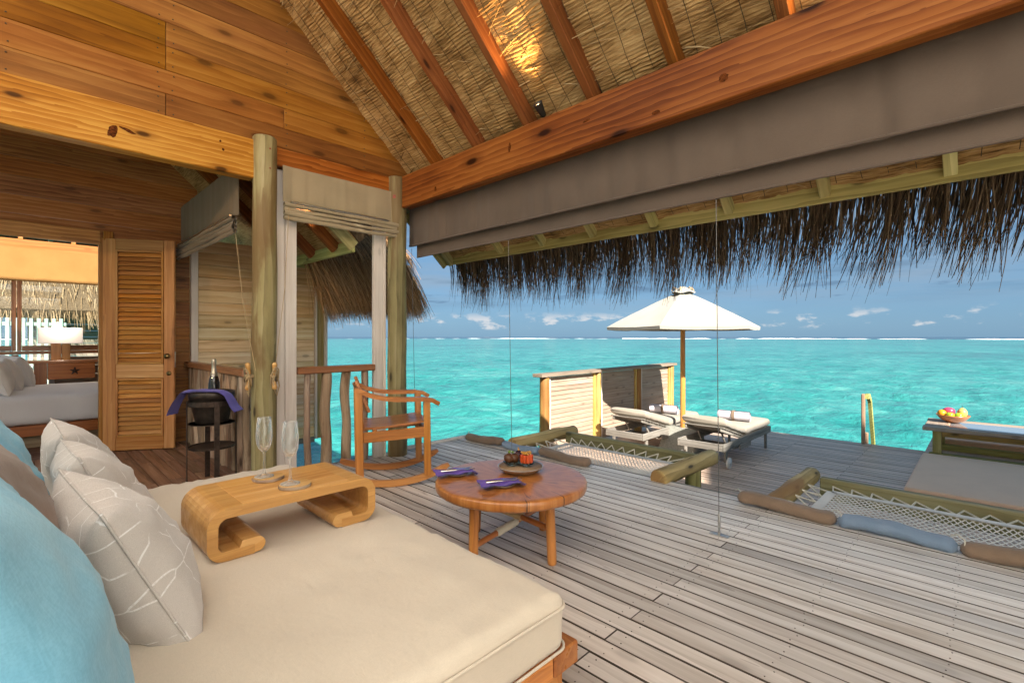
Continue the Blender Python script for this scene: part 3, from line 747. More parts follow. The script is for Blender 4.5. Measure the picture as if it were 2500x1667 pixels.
def slab(name, pts, th, mat, parent, off=.0, uvs=False, color=None):
    P = [Vector(p) for p in pts]; n = (P[1] - P[0]).cross(P[2] - P[0]).normalized()
    if n.z < 0: n = -n; P.reverse()
    a = [p + n * off for p in P]; b = [p + n * (off + th) for p in P]; k = len(P)
    mb = MB().add(a + b, [tuple(range(k - 1, -1, -1)), tuple(range(k, 2 * k))] + [(i, (i + 1) % k, (i + 1) % k + k, i + k) for i in range(k)])
    o = mb.build(name, mat, parent, color=color); uv = o.data.uv_layers.new(name='UVMap')
    for l in o.data.loops: c = o.data.vertices[l.vertex_index].co; uv.data[l.index].uv = (c.y, c.x * 1.357)
    return o
Z0 = zr(3.66)
ZR = zr(XR)
XL = 2 * XR - 3.66
slab('thatch', [(3.70, -3.64, zr(3.70)), (3.70, 4.72, zr(3.70)), (XR, 4.72, ZR), (XR, .25, ZR)], .27, 'thatch', pav, .022)
# landward slopes: unseen translucent cloth, added as a softbox for the interior
MB().add([(XL, -3.64, Z0), (XL, 4.72, Z0), (XR, 4.72, ZR), (XR, .25, ZR)], [(0, 3, 2, 1)]).build('added_fill_roof', 'fill_cloth', pav)
MB().add([(3.66, -3.64, Z0), (XL, -3.64, Z0), (XR, .25, ZR)], [(0, 2, 1)]).build('added_fill_roof', 'fill_cloth', pav)
slab('reed_lining', [(3.64, -3.6, Z0), (3.64, -.56, Z0), (.21, -.56, zr(.21)), (.21, .0, zr(.21))], .012, 'reed_lining', pav)
slab('reed_lining', [(.21, .0, zr(.21)), (.21, 4.7, zr(.21)), (XR, 4.7, ZR), (XR, .25, ZR)], .012, 'reed_lining', pav)
def fringe(name, parent, P, Q, out, n, mat, lmin, lmax, lean=(0, 0, 0), depth=.22, width=(.004, .011), up=.12, clump=.35):
    """straw hanging from the eave line P..Q; out is the outward direction"""
    P = np.array(P, float); Q = np.array(Q, float); out = np.array(out, float)
    L = np.linalg.norm(Q - P); u = RNG.random(n)
    cl = np.sin(u * L * 23 + np.sin(u * L * 7) * 2); u = np.clip(u + cl * .012 / L * 2, -.01, 1.01)
    d = RNG.random(n)
    root = P + (Q - P) * u[:, None] + out * (d * depth - .03)[:, None]; root[:, 2] += up - d * .10 + RNG.normal(0, .015, n)
    th = out[None] * (.55 + .25 * RNG.random(n))[:, None] + np.array([0, 0, -.85])[None] + RNG.normal(0, .10, (n, 3))
    wav = np.sin(u * L * 3.1 + 1) * .5 + np.sin(u * L * 9.7) * .3
    te = out[None] * (.02 + .20 * RNG.random(n))[:, None] + np.array([0, 0, -1.])[None] + np.array(lean)[None] * (.4 + 1.2 * RNG.random(n) + .5 * wav)[:, None] + RNG.normal(0, .11, (n, 3))
    ln = lmin + (lmax - lmin) * (RNG.random(n) ** .65) * (.62 + .38 * (.5 + .5 * np.sin(u * L * 13 + np.sin(u * L * 29))))
    return link(name, strands(name, root, th, te, ln, RNG.uniform(width[0], width[1], n), mat, 5), parent, kind='stuff')
fringe('thatch_fringe', pav, (3.66, -1.6, 2.19), (3.66, 4.72, 2.19), (1, 0, 0), 6000, 'straw_dark', .22, .84, (.0, .22, 0), width=(.004, .0115))
fringe('thatch_fringe', pav, (XL, -3.6, 2.19), (XL, 4.72, 2.19), (-1, 0, 0), 2500, 'straw_dark', .3, .6)
fringe('thatch_fringe', pav, (3.66, -3.6, 2.19), (XL, -3.6, 2.19), (0, -1, 0), 2500, 'straw_dark', .3, .6)
# pale jamb boards beside the two poles
for (a, b) in ((1.545, 1.618), (1.622, 1.72)): abox('jamb_board', (a, 4.34, -.02), (b, 4.385, 2.64), 'pale_wood', pav)
for (a, b) in ((2.475, 2.575), (2.579, 2.61)): abox('jamb_board', (a, 4.34, -.02), (b, 4.385, 2.64), 'pale_wood', pav)

# ================================================================== bedroom wing
bed = thing('bedroom_wing', 'plank-walled bedroom wing with louvred door and thatched eaves behind the pavilion', 'building', (1.45, 6.6, 0))
def B(p): return (p[0] - 1.45, p[1] - 6.6, p[2])
def bbox(name, lo, hi, mat, ch=.004, color=None): return abox(name, B(lo), B(hi), mat, bed, ch, color)
# wall in the plane y=6.6: outside boards, reveal, boards over the door
z = -.17; k = 0
while z < 2.3:
    c = .80 + .32 * min(max(z / 2., 0), 1) * 0
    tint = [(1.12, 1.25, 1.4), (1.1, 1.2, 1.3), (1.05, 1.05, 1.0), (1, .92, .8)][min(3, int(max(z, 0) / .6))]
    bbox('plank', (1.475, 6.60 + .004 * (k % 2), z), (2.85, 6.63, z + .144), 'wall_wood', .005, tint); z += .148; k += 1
bbox('trim', (2.855, 6.575, -.2), (2.885, 6.63, 2.5), 'pale_wood'); bbox('trim', (2.89, 6.60, -.2), (2.985, 6.63, 2.4), 'treated_wood', color=(1.1, .95, .9)); bbox('trim', (2.99, 6.575, -.2), (3.03, 6.62, 2.4), 'pale_wood')
bbox('trim', (1.475, 6.578, -.24), (2.85, 6.64, -.175), 'grey_wood')
bbox('jamb', (1.40, 6.555, -.0), (1.47, 6.62, 2.6), 'pale_wood')
z = 0.0
while z < 2.17:
    bbox('plank', (.70, 6.61, z), (1.395, 6.635, z + .143), 'dark_wall_wood', color=(.75, .75, .75)); z += .146
z = 2.20
while z < 4.2:
    bbox('plank', (-2.6, 6.60 + random.uniform(0, .003), z), (1.47, 6.63, z + .176), 'dark_wall_wood', color=(1.05, 1.05, 1.05)); z += .18
bbox('lintel', (-2.6, 6.56, 2.155), (.60, 6.598, 2.30), 'dark_wall_wood', color=(1.5, 1.5, 1.4))
bbox('jamb', (.585, 6.565, 0), (.66, 6.64, 2.24), 'door_wood', color=(.8, .75, .7)); bbox('block', (.62, 6.54, 2.205), (.70, 6.599, 2.30), 'honey_beam')
bbox('jamb', (-1.6, 6.57, 0), (-1.5, 6.64, 2.17), 'door_wood')
z = 0.
while z < 2.17: bbox('plank', (-2.6, 6.605, z), (-1.605, 6.63, z + .143), 'dark_wall_wood'); z += .146
# inside partition next to the passage and the far wall with its window
WY = 9.62
bbox('wall_panel', (2.94, 6.65, -.15), (2.99, 9.6, 2.5), 'wall_wood')
for (lo, hi) in (((-2.6, WY, -.02), (-1.15, WY + .05, 2.6)), ((1.6, WY, -.02), (2.95, WY + .05, 2.6))): bbox('wall_panel', lo, hi, 'wall_wood')
z = .0
while z < .9: bbox('plank', (.36, WY + .012, z), (1.6, WY + .04, z + .126), 'screen_wood'); z += .13
bbox('window_beam', (-1.15, WY - .02, 2.425), (1.6, WY + .06, 2.56), 'door_wood', color=(.75, .65, .6))
bbox('window_beam', (-1.15, WY - .02, 2.64), (1.6, WY + .06, 2.68), 'pale_wood')
for x in (-.62, .0, .55, 1.1): bbox('window_block', (x, WY - .01, 2.562), (x + .05, WY + .05, 2.638), 'door_wood')
def window(x0, x1, z0, z1):
    cx, cz = (x0 + x1) / 2, (z0 + z1) / 2; f = .045
    w = link('window', None, bed, B((cx, WY, cz)))
    for (a, b) in (((x0 - cx, -.02, z0 - cz), (x0 + f - cx, .03, z1 - cz)), ((x1 - f - cx, -.02, z0 - cz), (x1 - cx, .03, z1 - cz)), ((x0 + f + .002 - cx, -.018, z0 - cz), (x1 - f - .002 - cx, .028, z0 + .075 - cz)), ((x0 + f + .002 - cx, -.018, z1 - f - cz), (x1 - f - .002 - cx, .028, z1 - cz))):
        abox('frame', a, b, 'red_teak', w)
    MB().box((x0 + f - cx, .0, z0 + .07 - cz), (x1 - f - cx, .005, z1 - f - cz), .0005).build('pane', 'pane_glass', w)
window(-1.15, -.02, 1.0, 2.40); window(-.01, 1.12, 1.0, 2.40); 
bbox('window_sill', (-1.15, WY - .05, .955), (1.6, WY + .05, .996), 'red_teak')
for x in (-.03,): bbox('window_post', (x - .035, WY + .0, 0), (x + .035, WY + .06, .95), 'red_teak')
for x in (-1.1, .34): bbox('window_post', (x - .03, WY, 0), (x + .03, WY + .05, .95), 'pale_wood')
# louvred door standing half open
def louvre_door():
    hx, hy = .625, 6.57; ang = math.atan2(-.35, .565); w = .655; H = 2.215; th = .04
    d = link('door', None, bed, B((hx, hy, .01)), (0, 0, ang))
    for (a, b) in ((0.0, .115), (w - .10, w)): abox('stile', (a, -th / 2, 0), (b, th / 2, H), 'door_wood', d)
    for (z0, z1) in ((0, .14), (.755, .90), (2.10, H)): abox('rail', (.117, -th / 2 + .001, z0), (w - .102, th / 2 - .001, z1), 'door_wood', d, color=(1.1, 1.2, 1.35) if z0 == .755 else None)
    for (z0, z1) in ((.142, .752), (.902, 2.098)):
        for (a, b) in ((.117, .135), (w - .12, w - .102)): abox('bead', (a, -th / 2 - .008, z0), (b, -th / 2 + .014, z1), 'door_wood', d, .002, (1.1, 1.1, 1.05))
        for zz in (z0, z1 - .018): abox('bead', (.1355, -th / 2 - .007, zz), (w - .1205, -th / 2 + .013, zz + .018), 'door_wood', d, .002, (1.1, 1.1, 1.05))
        n = int(round((z1 - z0 - .036) / .049)); st = (z1 - z0 - .036) / n
        for i in range(n):
            zc = z0 + .018 + st * (i + .5); s = bar('slat', (.132, .002, zc), (w - .117, .002, zc), .030, .0085, 'door_wood', d, .002, (0, .80, .62), color=[random.uniform(.9, 1.3)] * 3)
            s.rotation_euler = Matrix(((1, 0, 0), (0, math.cos(R(52)), -math.sin(R(52))), (0, math.sin(R(52)), math.cos(R(52))))).to_euler()
            s.scale = (1, 1.75, 1)
    MB().lathe([(.012, 0), (.012, .025), (.026, .035), (.03, .05), (.024, .064), (0, .07)], 16).build('knob', 'brass', d, (w - .05, -th / 2, .985), (R(90), 0, 0))
    MB().lathe([(.024, 0), (.024, .004), (0, .005)], 16).build('escutcheon', 'brass', d, (w - .05, -th / 2, .80), (R(90), 0, 0))
    abox('lock_plate', (w, -.012, .86), (w + .003, .012, 1.03), 'steel', d, .001)
louvre_door()
# roofs of the wing
def zq(t): return 2.15 + SL * t
slab('reed_lining', [B(p) for p in ((2.3, 4.40, zq(0)), (2.3, 5.87, zq(0)), (.3, 7.87, zq(2)), (.3, 4.40, zq(2)))], .012, 'reed_lining', bed)
slab('reed_lining', [B(p) for p in ((-1.7, 4.40, zq(0)), (-1.7, 6.6, zq(0)), (.3, 6.6, zq(2)), (.3, 4.40, zq(2)))], .012, 'reed_lining', bed)
slab('reed_lining', [B(p) for p in ((2.3, 5.87, zq(0)), (3.6, 5.87, zq(0)), (.95, 8.52, zq(2.65)), (-.35, 8.52, zq(2.65)))], .012, 'reed_lining', bed)
slab('reed_lining', [B(p) for p in ((3.6, 5.87, zq(0)), (3.6, 13, zq(0)), (.95, 13, zq(2.65)), (.95, 8.52, zq(2.65)))], .012, 'reed_lining', bed)
slab('thatch', [B(p) for p in ((2.34, 4.40, zq(-.04)), (2.34, 5.83, zq(-.04)), (.3, 7.87, zq(2)), (.3, 4.40, zq(2)))], .25, 'thatch', bed, .022)
slab('thatch', [B(p) for p in ((2.34, 5.83, zq(-.04)), (3.64, 5.83, zq(-.04)), (.95, 8.52, zq(2.65)), (-.35, 8.52, zq(2.65)))], .25, 'thatch', bed, .022)
slab('thatch', [B(p) for p in ((3.64, 5.83, zq(-.04)), (3.64, 13, zq(-.04)), (.95, 13, zq(2.65)), (.95, 8.52, zq(2.65)))], .25, 'thatch', bed, .022)
for (lo, hi) in (((2.285, 4.42, 2.03), (2.315, 5.85, 2.145)), ((2.285, 5.855, 2.03), (3.585, 5.885, 2.145)), ((3.588, 5.87, 2.03), (3.618, 13, 2.145))): bbox('fascia', lo, hi, 'treated_wood', color=(1.15, 1.3, 1.15))
bar('fascia', B((2.3, 4.415, zq(0) - .07)), B((1.2, 4.415, zq(1.1) - .07)), .028, .12, 'treated_wood', bed)
for y in (4.75, 5.3, 5.85): bar('rafter', B((2.28, y, zq(0.02) - .07)), B((.35, y, zq(1.95) - .07)), .055, .11, 'rafter_wood', bed)
for y in (6.45, 7.05, 7.65, 8.25): bar('rafter', B((3.58, y, zq(.02) - .07)), B((2.95, y, zq(.65) - .07)), .05, .11, 'rafter_wood', bed)
for x in (2.62, 3.15): bar('rafter', B((x, 5.89, zq(.02) - .07)), B((x, 6.60, zq(.73) - .07)), .05, .11, 'rafter_wood', bed)
f1 = fringe('thatch_fringe', bed, B((2.35, 5.85, 2.13)), B((3.75, 5.85, 2.13)), (.15, -1, 0), 3800, 'straw_mid', .50, .92, (.26, -.0, 0), up=.12)
fringe('thatch_fringe', bed, B((3.64, 5.75, 2.13)), B((3.64, 9.5, 2.13)), (1, -.1, 0), 4200, 'straw_mid', .45, .85, (.10, .03, 0))
def hipstraw():
    n = 5200; u = RNG.random(n); t = RNG.random(n) ** 1.3 * 1.1
    a = RNG.random(n) < .55
    x = np.where(a, 2.4 + u * 1.3 - t * .2, 3.66 - t); y = np.where(a, 5.83 + t, 5.83 + u * 2.6 + t * .3); z = 2.15 + SL * np.where(a, y - 5.83, 3.66 - x) + .36 + RNG.normal(0, .03, n)
    root = np.stack([x - 1.45, y - 6.6, z], 1)
    d = np.where(a[:, None], np.array([[.25, -1, -.75]]), np.array([[1, -.2, -.75]])) + RNG.normal(0, .12, (n, 3)); e = d + np.array([[0, 0, -.9]])
    link('thatch_straw', strands('thatch_straw', root, d, e, RNG.uniform(.35, .7, n), RNG.uniform(.004, .011, n), 'straw_mid', 4), bed, kind='stuff')
hipstraw()

# ================================================================== shared shapes
def sweep(pts, w, h, side):
    """rectangular bar swept along a polyline; side is the constant width direction"""
    pts = [Vector(p) for p in pts]; s = Vector(side).normalized(); vs = []; k = len(pts)
    hs = h if isinstance(h, (list, tuple)) else [h] * k; ws = w if isinstance(w, (list, tuple)) else [w] * k
    for i, p in enumerate(pts):
        t = (pts[min(i + 1, k - 1)] - pts[max(i - 1, 0)]).normalized(); n = t.cross(s).normalized()
        for (a, b) in ((-1, -1), (1, -1), (1, 1), (-1, 1)): vs.append(p + s * (a * ws[i] / 2) + n * (b * hs[i] / 2))
    mb = MB()
    fs = [(i * 4 + j, i * 4 + (j + 1) % 4, i * 4 + 4 + (j + 1) % 4, i * 4 + 4 + j) for i in range(k - 1) for j in range(4)]
    return mb.add(vs, fs + [(3, 2, 1, 0), tuple((k - 1) * 4 + j for j in range(4))])
def rbox(sx, sy, sz, r, puff=0., n=10, wr=0., seed=0, under=0.):
    """soft rounded box for cushions"""
    h = (sx / 2, sy / 2, sz / 2); mb = MB()
    def ts(hh):
        e = [r * (1 - math.cos(i / 4 * math.pi / 2)) for i in range(5)]
        a = [-hh + q for q in e]; inner = [-hh + r + (2 * hh - 2 * r) * i / n for i in range(1, n)]
        return a + inner + [-q for q in reversed(a)]
    T = [ts(q) for q in h]
    for a in range(3):
        b, c = (a + 1) % 3, (a + 2) % 3
        for sg in (-1, 1):
            vs = []
            for v in T[c]:
                for u in T[b]:
                    p = Vector((0, 0, 0)); p[a] = sg * h[a]; p[b] = u; p[c] = v
                    q = Vector([max(-(h[m] - r), min(h[m] - r, p[m])) for m in range(3)]); d = p - q
                    if d.length > 1e-9: p = q + d.normalized() * r
                    f = max(0, 1 - (p.x / h[0]) ** 2) * max(0, 1 - (p.y / h[1]) ** 2); k = p.z / h[2]
                    p.z += puff * f ** .5 * (max(k, 0) + under * min(k, 0))
                    if wr: p += Vector((noise.noise(p * 5 + Vector((seed, 0, 0))), noise.noise(p * 5 + Vector((0, seed, 7))), noise.noise(p * 6 + Vector((0, 3, seed))))) * wr
                    vs.append(p)
            nu, nv = len(T[b]), len(T[c])
            fs = [(j * nu + i, j * nu + i + 1, (j + 1) * nu + i + 1, (j + 1) * nu + i) for j in range(nv - 1) for i in range(nu - 1)]
            if sg < 0: fs = [f[::-1] for f in fs]
            mb.add(vs, fs, True)
    return mb
def outline(sx, sy, z, r, n=6):
    pts = []
    for (cx, cy, a0) in ((sx / 2 - r, sy / 2 - r, 0), (-sx / 2 + r, sy / 2 - r, 90), (-sx / 2 + r, -sy / 2 + r, 180), (sx / 2 - r, -sy / 2 + r, 270)):
        for i in range(n + 1): a = R(a0 + 90 * i / n); pts.append((cx + r * math.cos(a), cy + r * math.sin(a), z))
    return pts
def pillow(label, mat, loc, w, h, t, lean, yaw=0., roll=0., seed=1, name='pillow', group=None, pipe=None, pinch=.09, pw=.4):
    cl, sl = math.cos(lean), math.sin(lean)
    rm = Matrix.Rotation(yaw, 3, 'Z') @ Matrix(((0, 1, 0), (-sl, 0, cl), (cl, 0, sl))).transposed() @ Matrix.Rotation(roll, 3, 'Z')
    mb = MB(); n = 30
    for sg in (1, -1):
        def f(a, b):
            u, v = a * 2 - 1, b * 2 - 1
            x = u * (1 - pinch * (1 - v * v)) * w / 2; y = v * (1 - pinch * (1 - u * u)) * h / 2
            k = max(0, (1 - u * u) * (1 - v * v)); z = t / 2 * k ** pw
            cr = (u * u * v * v) ** 1.5
            z += (.016 * noise.noise((u * 2.6 + seed, v * 2.6, sg * 2)) + .009 * noise.noise((u * 7 + v * 4 + seed, v * 5 - u * 3, sg * 3))) * k ** .35
            z += .012 * math.sin(14 * (abs(u) - abs(v))) * k ** .5 * cr ** .4 * .8
            sag = .03 * (1 - b) * (1 - u * u) * t / .2
            return (x, y - 0 * sag, sg * (z + sag * k ** .5))
        g = MB().grid(f, n, n); mb.add(g.v, g.f if sg > 0 else [q[::-1] for q in g.f], True)
    o = mb.build(name, mat, None, loc, rm, None, fix=True, label=label, cat='pillow', group=group)
    pts = []
    for k in range(4):
        for i in range(16):
            q = -1 + 2 * i / 16; u, v = ((q, -1), (1, q), (-q, 1), (-1, -q))[k]
            pts.append((u * (1 - pinch * (1 - v * v)) * w / 2 * 1.004, v * (1 - pinch * (1 - u * u)) * h / 2 * 1.004, 0))
    MB().tube(pts, .0035, 6, close=True).build('piping', pipe or mat, o)
    return o

# ================================================================== blinds, wires, lamp
def hang(name, parent, axis, at, a0, a1, z0, z1, mat, amp=.006, seed=0, n=120, m=8, th=.004, tilt=0.):
    """cloth hanging in a plane: axis 'x' means the plane x=at running along y"""
    mb = MB()
    for sg in (-1, 1):
        def f(u, v):
            s = a0 + (a1 - a0) * u; z = z0 + (z1 - z0) * v
            d = amp * (noise.noise((s * 3.5 + seed, z * .25, 0)) * .8 + .55 * noise.noise((s * 10 + seed, z * .5, 3)) + .3 * noise.noise((s * 23 + seed, z * 1.2, 5))) * (1.1 - v * .5) + sg * th / 2 + tilt * (1 - v)
            return (at + d, s, z) if axis == 'x' else (s, at + d, z)
        g = MB().grid(f, n, m); mb.add(g.v, g.f, True)
    return mb.build(name, mat, parent, fix=False)
b = thing('long_blind', 'long dark brown fabric blind hanging below the red-brown beam', 'blind', (2.86, 0, 2.02))
def rel(o, p): return tuple(Vector(p) - o.location)
bx, bz = 2.86, 2.02
def H(name, x, y0, y1, z0, z1, amp, seed): 
    o = hang(name, b, 'x', 0, y0, y1, z0 - bz, z1 - bz, 'blind_cloth', amp, seed, 200, 6); o.location = (x - bx, 0, 0); return o
H('front_cloth', 2.862, -3.1, 4.30, 2.135, 2.60, .034, 2.); H('back_cloth', 2.915, -3.1, 4.24, 2.02, 2.45, .007, 8.)
MB().tube([(-.006, -3.1, .122), (-.006, 4.29, .122)], .0085, 8).build('hem_rod', 'blind_cloth', b)
MB().tube([(.055, -3.1, .008), (.055, 4.23, .008)], .008, 8).build('hem_rod', 'blind_cloth', b)
for y in (4.34 - 1.42 - .02, 1.15, -.6): abox('bracket', (-.022, y - .05, .113), (-.010, y + .05, .131), 'blind_cloth', b, .002)
def roman(name, label, loc, axis, span, z0, z1, top_amp, tint=(1, 1, 1)):
    o = thing(name, label, 'blind', loc)
    c = hang('cloth', o, axis, 0, 0, span, .17, z1 - z0, 'green_blind_cloth', top_amp, loc[0] * 3, 60, 8)
    sg = -1
    for i in range(4):
        zz = .03 + .037 * i; dep = .03 + .012 * (i % 2)
        pts = lambda s: (sg * dep, s, zz) if axis == 'x' else (s, sg * dep, zz)
        mb = MB(); n = 30
        def f(u, v, dep=dep, zz=zz, i=i):
            s = span * u; a = v * 2 * math.pi; sag = .010 * noise.noise((s * 3 + i * 9, i, loc[0]))
            d = sg * (.012 + dep * .5) + dep * .55 * math.cos(a); z = zz + sag + (.019 + .004 * math.sin(s * 5 + i)) * math.sin(a)
            return (d, s, z) if axis == 'x' else (s, d, z)
        MB().grid(f, n, 10).build('fold', 'green_blind_cloth', o)
    q = ((-.05, .05, .165), (-.05, span - .12, .165)) if axis == 'x' else ((.05, -.05, .165), (span - .12, -.05, .165))
    MB().tube(q, .010, 8).build('rod', 'steel', o)
    for q in o.children: q.color = (*tint, 1)
    return o
r1 = roman('folded_blind', 'grey-green folded fabric blind between the two round poles', (1.565, 4.245, 2.175), 'y', 1.10, 2.175, 2.65, .02)
r2 = roman('folded_blind', 'dark folded fabric blind running back from the left pole towards the louvred door', (1.29, 4.46, 2.05), 'x', 2.05, 2.05, 2.66, .015, (.62, .52, .45))
def cordwire(name, p0, pts, label):
    o = thing(name, label, 'cord', p0); MB().tube([tuple(Vector(p) - Vector(p0)) for p in pts], .0024, 6).build('cord', 'tan_rope', o)
    return o
cordwire('blind_cord', (1.33, 4.13, .9), [(1.27, 4.52, 2.2), (1.29, 4.35, 1.5), (1.325, 4.16, .93)], 'tan cord hanging from the dark folded blind to the rope cleat')
cordwire('blind_cord', (1.47, 4.14, .9), [(1.60, 4.20, 2.3), (1.56, 4.185, 1.6), (1.475, 4.165, .93)], 'tan cord hanging from the grey-green blind down along the left pole')
def cleat(label, a):
    cx, cy = 1.43 + math.cos(a) * .094, 4.27 + math.sin(a) * .094; o = thing('rope_cleat', label, 'cleat', (cx, cy, .88), a)
    MB().tube([(0, 0, 0), (.035, 0, 0)], .014, 8).build('stem', 'tan_rope', o)
    MB().tube([(.045, 0, -.09), (.04, 0, -.06), (.035, 0, 0), (.04, 0, .06), (.045, 0, .09)], [.021, .015, .013, .015, .021], 10).sphere((.046, 0, .092), .021, 10, 6).sphere((.046, 0, -.092), .021, 10, 6).build('horn', 'tray_wood', o)
    mb = MB()
    for i in range(7):
        w = .026 + .003 * (i % 3); e = .004 * i
        pts = [(.04 + .022 * math.cos(t) + e * .4, w * math.sin(t * 1.) * (1 if i % 2 else -1) * 1.0, .065 * math.sin(t * .5 + .2 * i) * math.cos(t) + .004 * i - .012) for t in [2 * math.pi * k / 20 for k in range(20)]]
        mb.tube(pts, .0055, 6, close=True)
    mb.tube([(.05, .02, 0), (.055, .035, -.08), (.045, .02, -.16), (.05, -.01, -.1), (.05, -.02, -.02)], .005, 6)
    mb.build('rope', 'tan_rope', o)
cleat('coil of tan rope on a cleat at the left side of the left pole', A0 - 1.05); cleat('coil of tan rope on a cleat at the front of the left pole', A0 + .55)
for i, (y, lab) in enumerate(((4.34, 'thin steel wire beside the right round pole'), (2.90, 'thin steel wire rising behind the round table'), (1.15, 'thin steel wire with base plate on the open deck'))):
    o = thing('tension_wire', lab, 'wire', (2.965, y, 0), 0, 'wires guiding the long blind')
    MB().tube([(0, 0, .02), (-.05, 0, 2.135)], .0024, 6).build('cable', 'cable_steel', o)
    MB().tube([(0, 0, .035), (0, 0, .05), (0, 0, .11), (0, 0, .14)], [.005, .009, .009, .004], 8).build('turnbuckle', 'steel', o)
    MB().box((-.02, -.055, 0), (.02, .055, .006), .0015).tube([(0, 0, .004), (0, 0, .03)], .008, 8).tube([(0, -.04, .004), (0, -.04, .009)], .006, 8).tube([(0, .04, .004), (0, .04, .009)], .006, 8).build('base_plate', 'steel', o)
def spot(loc, aim, label, energy, col=(1, .58, .22)):
    o = thing('spot_lamp', label, 'lamp', loc); d = (Vector(aim) - Vector(loc)).normalized(); q = d.to_track_quat('Z', 'Y').to_matrix()
    m = MB(); m.lathe([(.014, 0), (.02, .004), (.036, .10), (.038, .104), (.034, .104), (.018, .012), (0, .012)], 20); m.build('shade', 'lamp_metal', o, (0, 0, .035), q)
    MB().tube([(0, 0, -.002), (0, 0, .04)], .008, 8).lathe([(.022, -.002), (.022, .006), (0, .007)], 14).build('bracket', 'lamp_metal', o)
    MB().lathe([(.026, 0), (.02, .006), (0, .008)], 16).build('bulb', 'bulb', o, tuple(Vector((0, 0, .035)) + q @ Vector((0, 0, .085))), q)
    l = bpy.data.lights.new('spot_light', 'SPOT'); l.energy = energy; l.color = col; l.spot_size = R(74); l.spot_blend = 1.0; l.shadow_soft_size = .02
    lo = link('spot_light', l, o, tuple(Vector((0, 0, .035)) + q @ Vector((0, 0, .112))), d.to_track_quat('-Z', 'Y').to_matrix())
spot((2.74, 2.35, 2.805), (1.74, 2.28, 3.66), 'small dark cone spotlight glowing on top of the red-brown beam', 38)

spot((-3.14, 2.3, 2.805), (-.1, 4.3, 3.0), 'added unseen spotlight on the landward beam aimed at the gable', 70)  # unseen fill lamp added to warm the gable planks
spot((2.74, .05, 2.805), (1.3, 4.3, 3.3), 'added unseen spotlight on the red-brown beam beyond the right edge', 70)  # second unseen fill lamp, added for a warm glow on gable and beam

spot((1.95, 4.46, 2.50), (1.9, 6.6, 1.5), 'added unseen spotlight behind the gable beam washing the passage wall', 55, (1, .74, .46))  # unseen fill lamp added to brighten the dim passage wall

# ================================================================== railings
def railing(label, p0, p1, z, logs, loc):
    o = thing('railing', label, 'railing', loc); L = Vector(loc)
    bar('handrail', Vector((p0[0], p0[1], z - .032)) - L, Vector((p1[0], p1[1], z - .032)) - L, .11, .062, 'red_teak', o, .008, color=(.85, .95, 1.1))
    for (u, r, zb) in logs:
        x = p0[0] + (p1[0] - p0[0]) * u; y = p0[1] + (p1[1] - p0[1]) * u
        log('baluster', Vector((x + random.uniform(-.015, .015), y, zb)) - L, Vector((x, y, z - .064)) - L, r * 1.05, r * .95, 'bark_wood', o, 12, 12, .035, rnd=.09, color=[random.uniform(.85, 1.35)] * 3)
railing('log-baluster railing between the two round poles with water behind', (1.722, 4.36), (2.474, 4.36), .93, ((.125, .030, -.12), (.37, .046, -.10), (.63, .044, -.06), (.88, .034, -.04)), (2.1, 4.36, 0))
railing('log-baluster railing behind the wine cooler stand', (1.38, 4.48), (1.38, 6.54), .92, tuple((.04 + .045 * i + random.uniform(-.008, .008), random.uniform(.026, .04), -.02) for i in range(22)), (1.38, 5.5, 0))

# ================================================================== daybed
DX, DY, DZ = .3, 2.02, 0
db = thing('daybed', 'low daybed with thick reddish teak frame under the beige mattress', 'daybed', (DX, DY, 0))
def DB(lo, hi, name, mat='red_teak', ch=.006, color=None): return abox(name, (lo[0] - DX, lo[1] - DY, lo[2]), (hi[0] - DX, hi[1] - DY, hi[2]), mat, db, ch, color)
DB((1.155, .945, .145), (1.275, 3.16, .218), 'rail'); DB((-.62, .945, .145), (1.15, 1.055, .216), 'rail', 'teak', color=(1.15, 1.1, 1)); DB((-.62, 3.05, .145), (1.15, 3.16, .216), 'rail', 'teak')
DB((-.74, .945, .145), (-.625, 3.16, .218), 'rail')
for (a, c) in ((1.16, .985), (1.16, 3.04), (-.72, .985), (-.72, 3.04)): DB((a, c, 0), (a + .085, c + .085, .143), 'leg', 'teak')
for i in range(9): DB((-.61, 1.10 + .22 * i, .16), (1.14, 1.22 + .22 * i, .19), 'slat', 'teak')
DB((-.74, 1.0, .237), (-.69, 3.1, .80), 'backrest')
mm = rbox(1.82, 2.20, .185, .045, .022, 60, .006, 3)
def crease(q):
    x, y, z = q
    if z > .05:
        a = noise.noise((x * 1.7 + y * .9, y * 5.5 - x * 1.5, 2.)); b_ = noise.noise((x * 6.5 + y * 2., y * 1.6, 9.)); e = max(abs(x) / .91, abs(y) / 1.1)
        z += .007 * (1 - min(1, abs(a) * 3.2)) ** 2 * (.35 + .65 * e ** 3) + .005 * (1 - min(1, abs(b_) * 3.5)) ** 2 * (.3 + .7 * e ** 3)
        z -= .007 * math.exp(-((x - .47) / .34) ** 4 - ((y - .03) / .24) ** 4)
        if e > .93: z += .0035 * math.sin((x if abs(y) / 1.1 > abs(x) / .91 else y) * 150 + 6 * noise.noise((x * 9, y * 9, 0)))
    return (x, y, z)
mm.v = [crease(q) for q in mm.v]
ma = mm.build('mattress', 'mattress_cloth', None, (.29, 2.03, .313), fix=True, label='large beige mattress on the daybed', cat='mattress')
for z in (.056, -.070): MB().tube(outline(1.828, 2.208, z, .047), .0045, 6, close=True).build('piping', 'mattress_cloth', ma)
PL = .42
pillow('big light blue pillow in the near left corner of the daybed', 'blue_cloth', (-.045, 1.10, .715), .66, .64, .27, .25, .10, .05, 3)
pillow('brown pillow between the two blue pillows', 'brown_cloth', (-.062, 1.71, .690), .60, .60, .25, .21, .05, 0, 7)
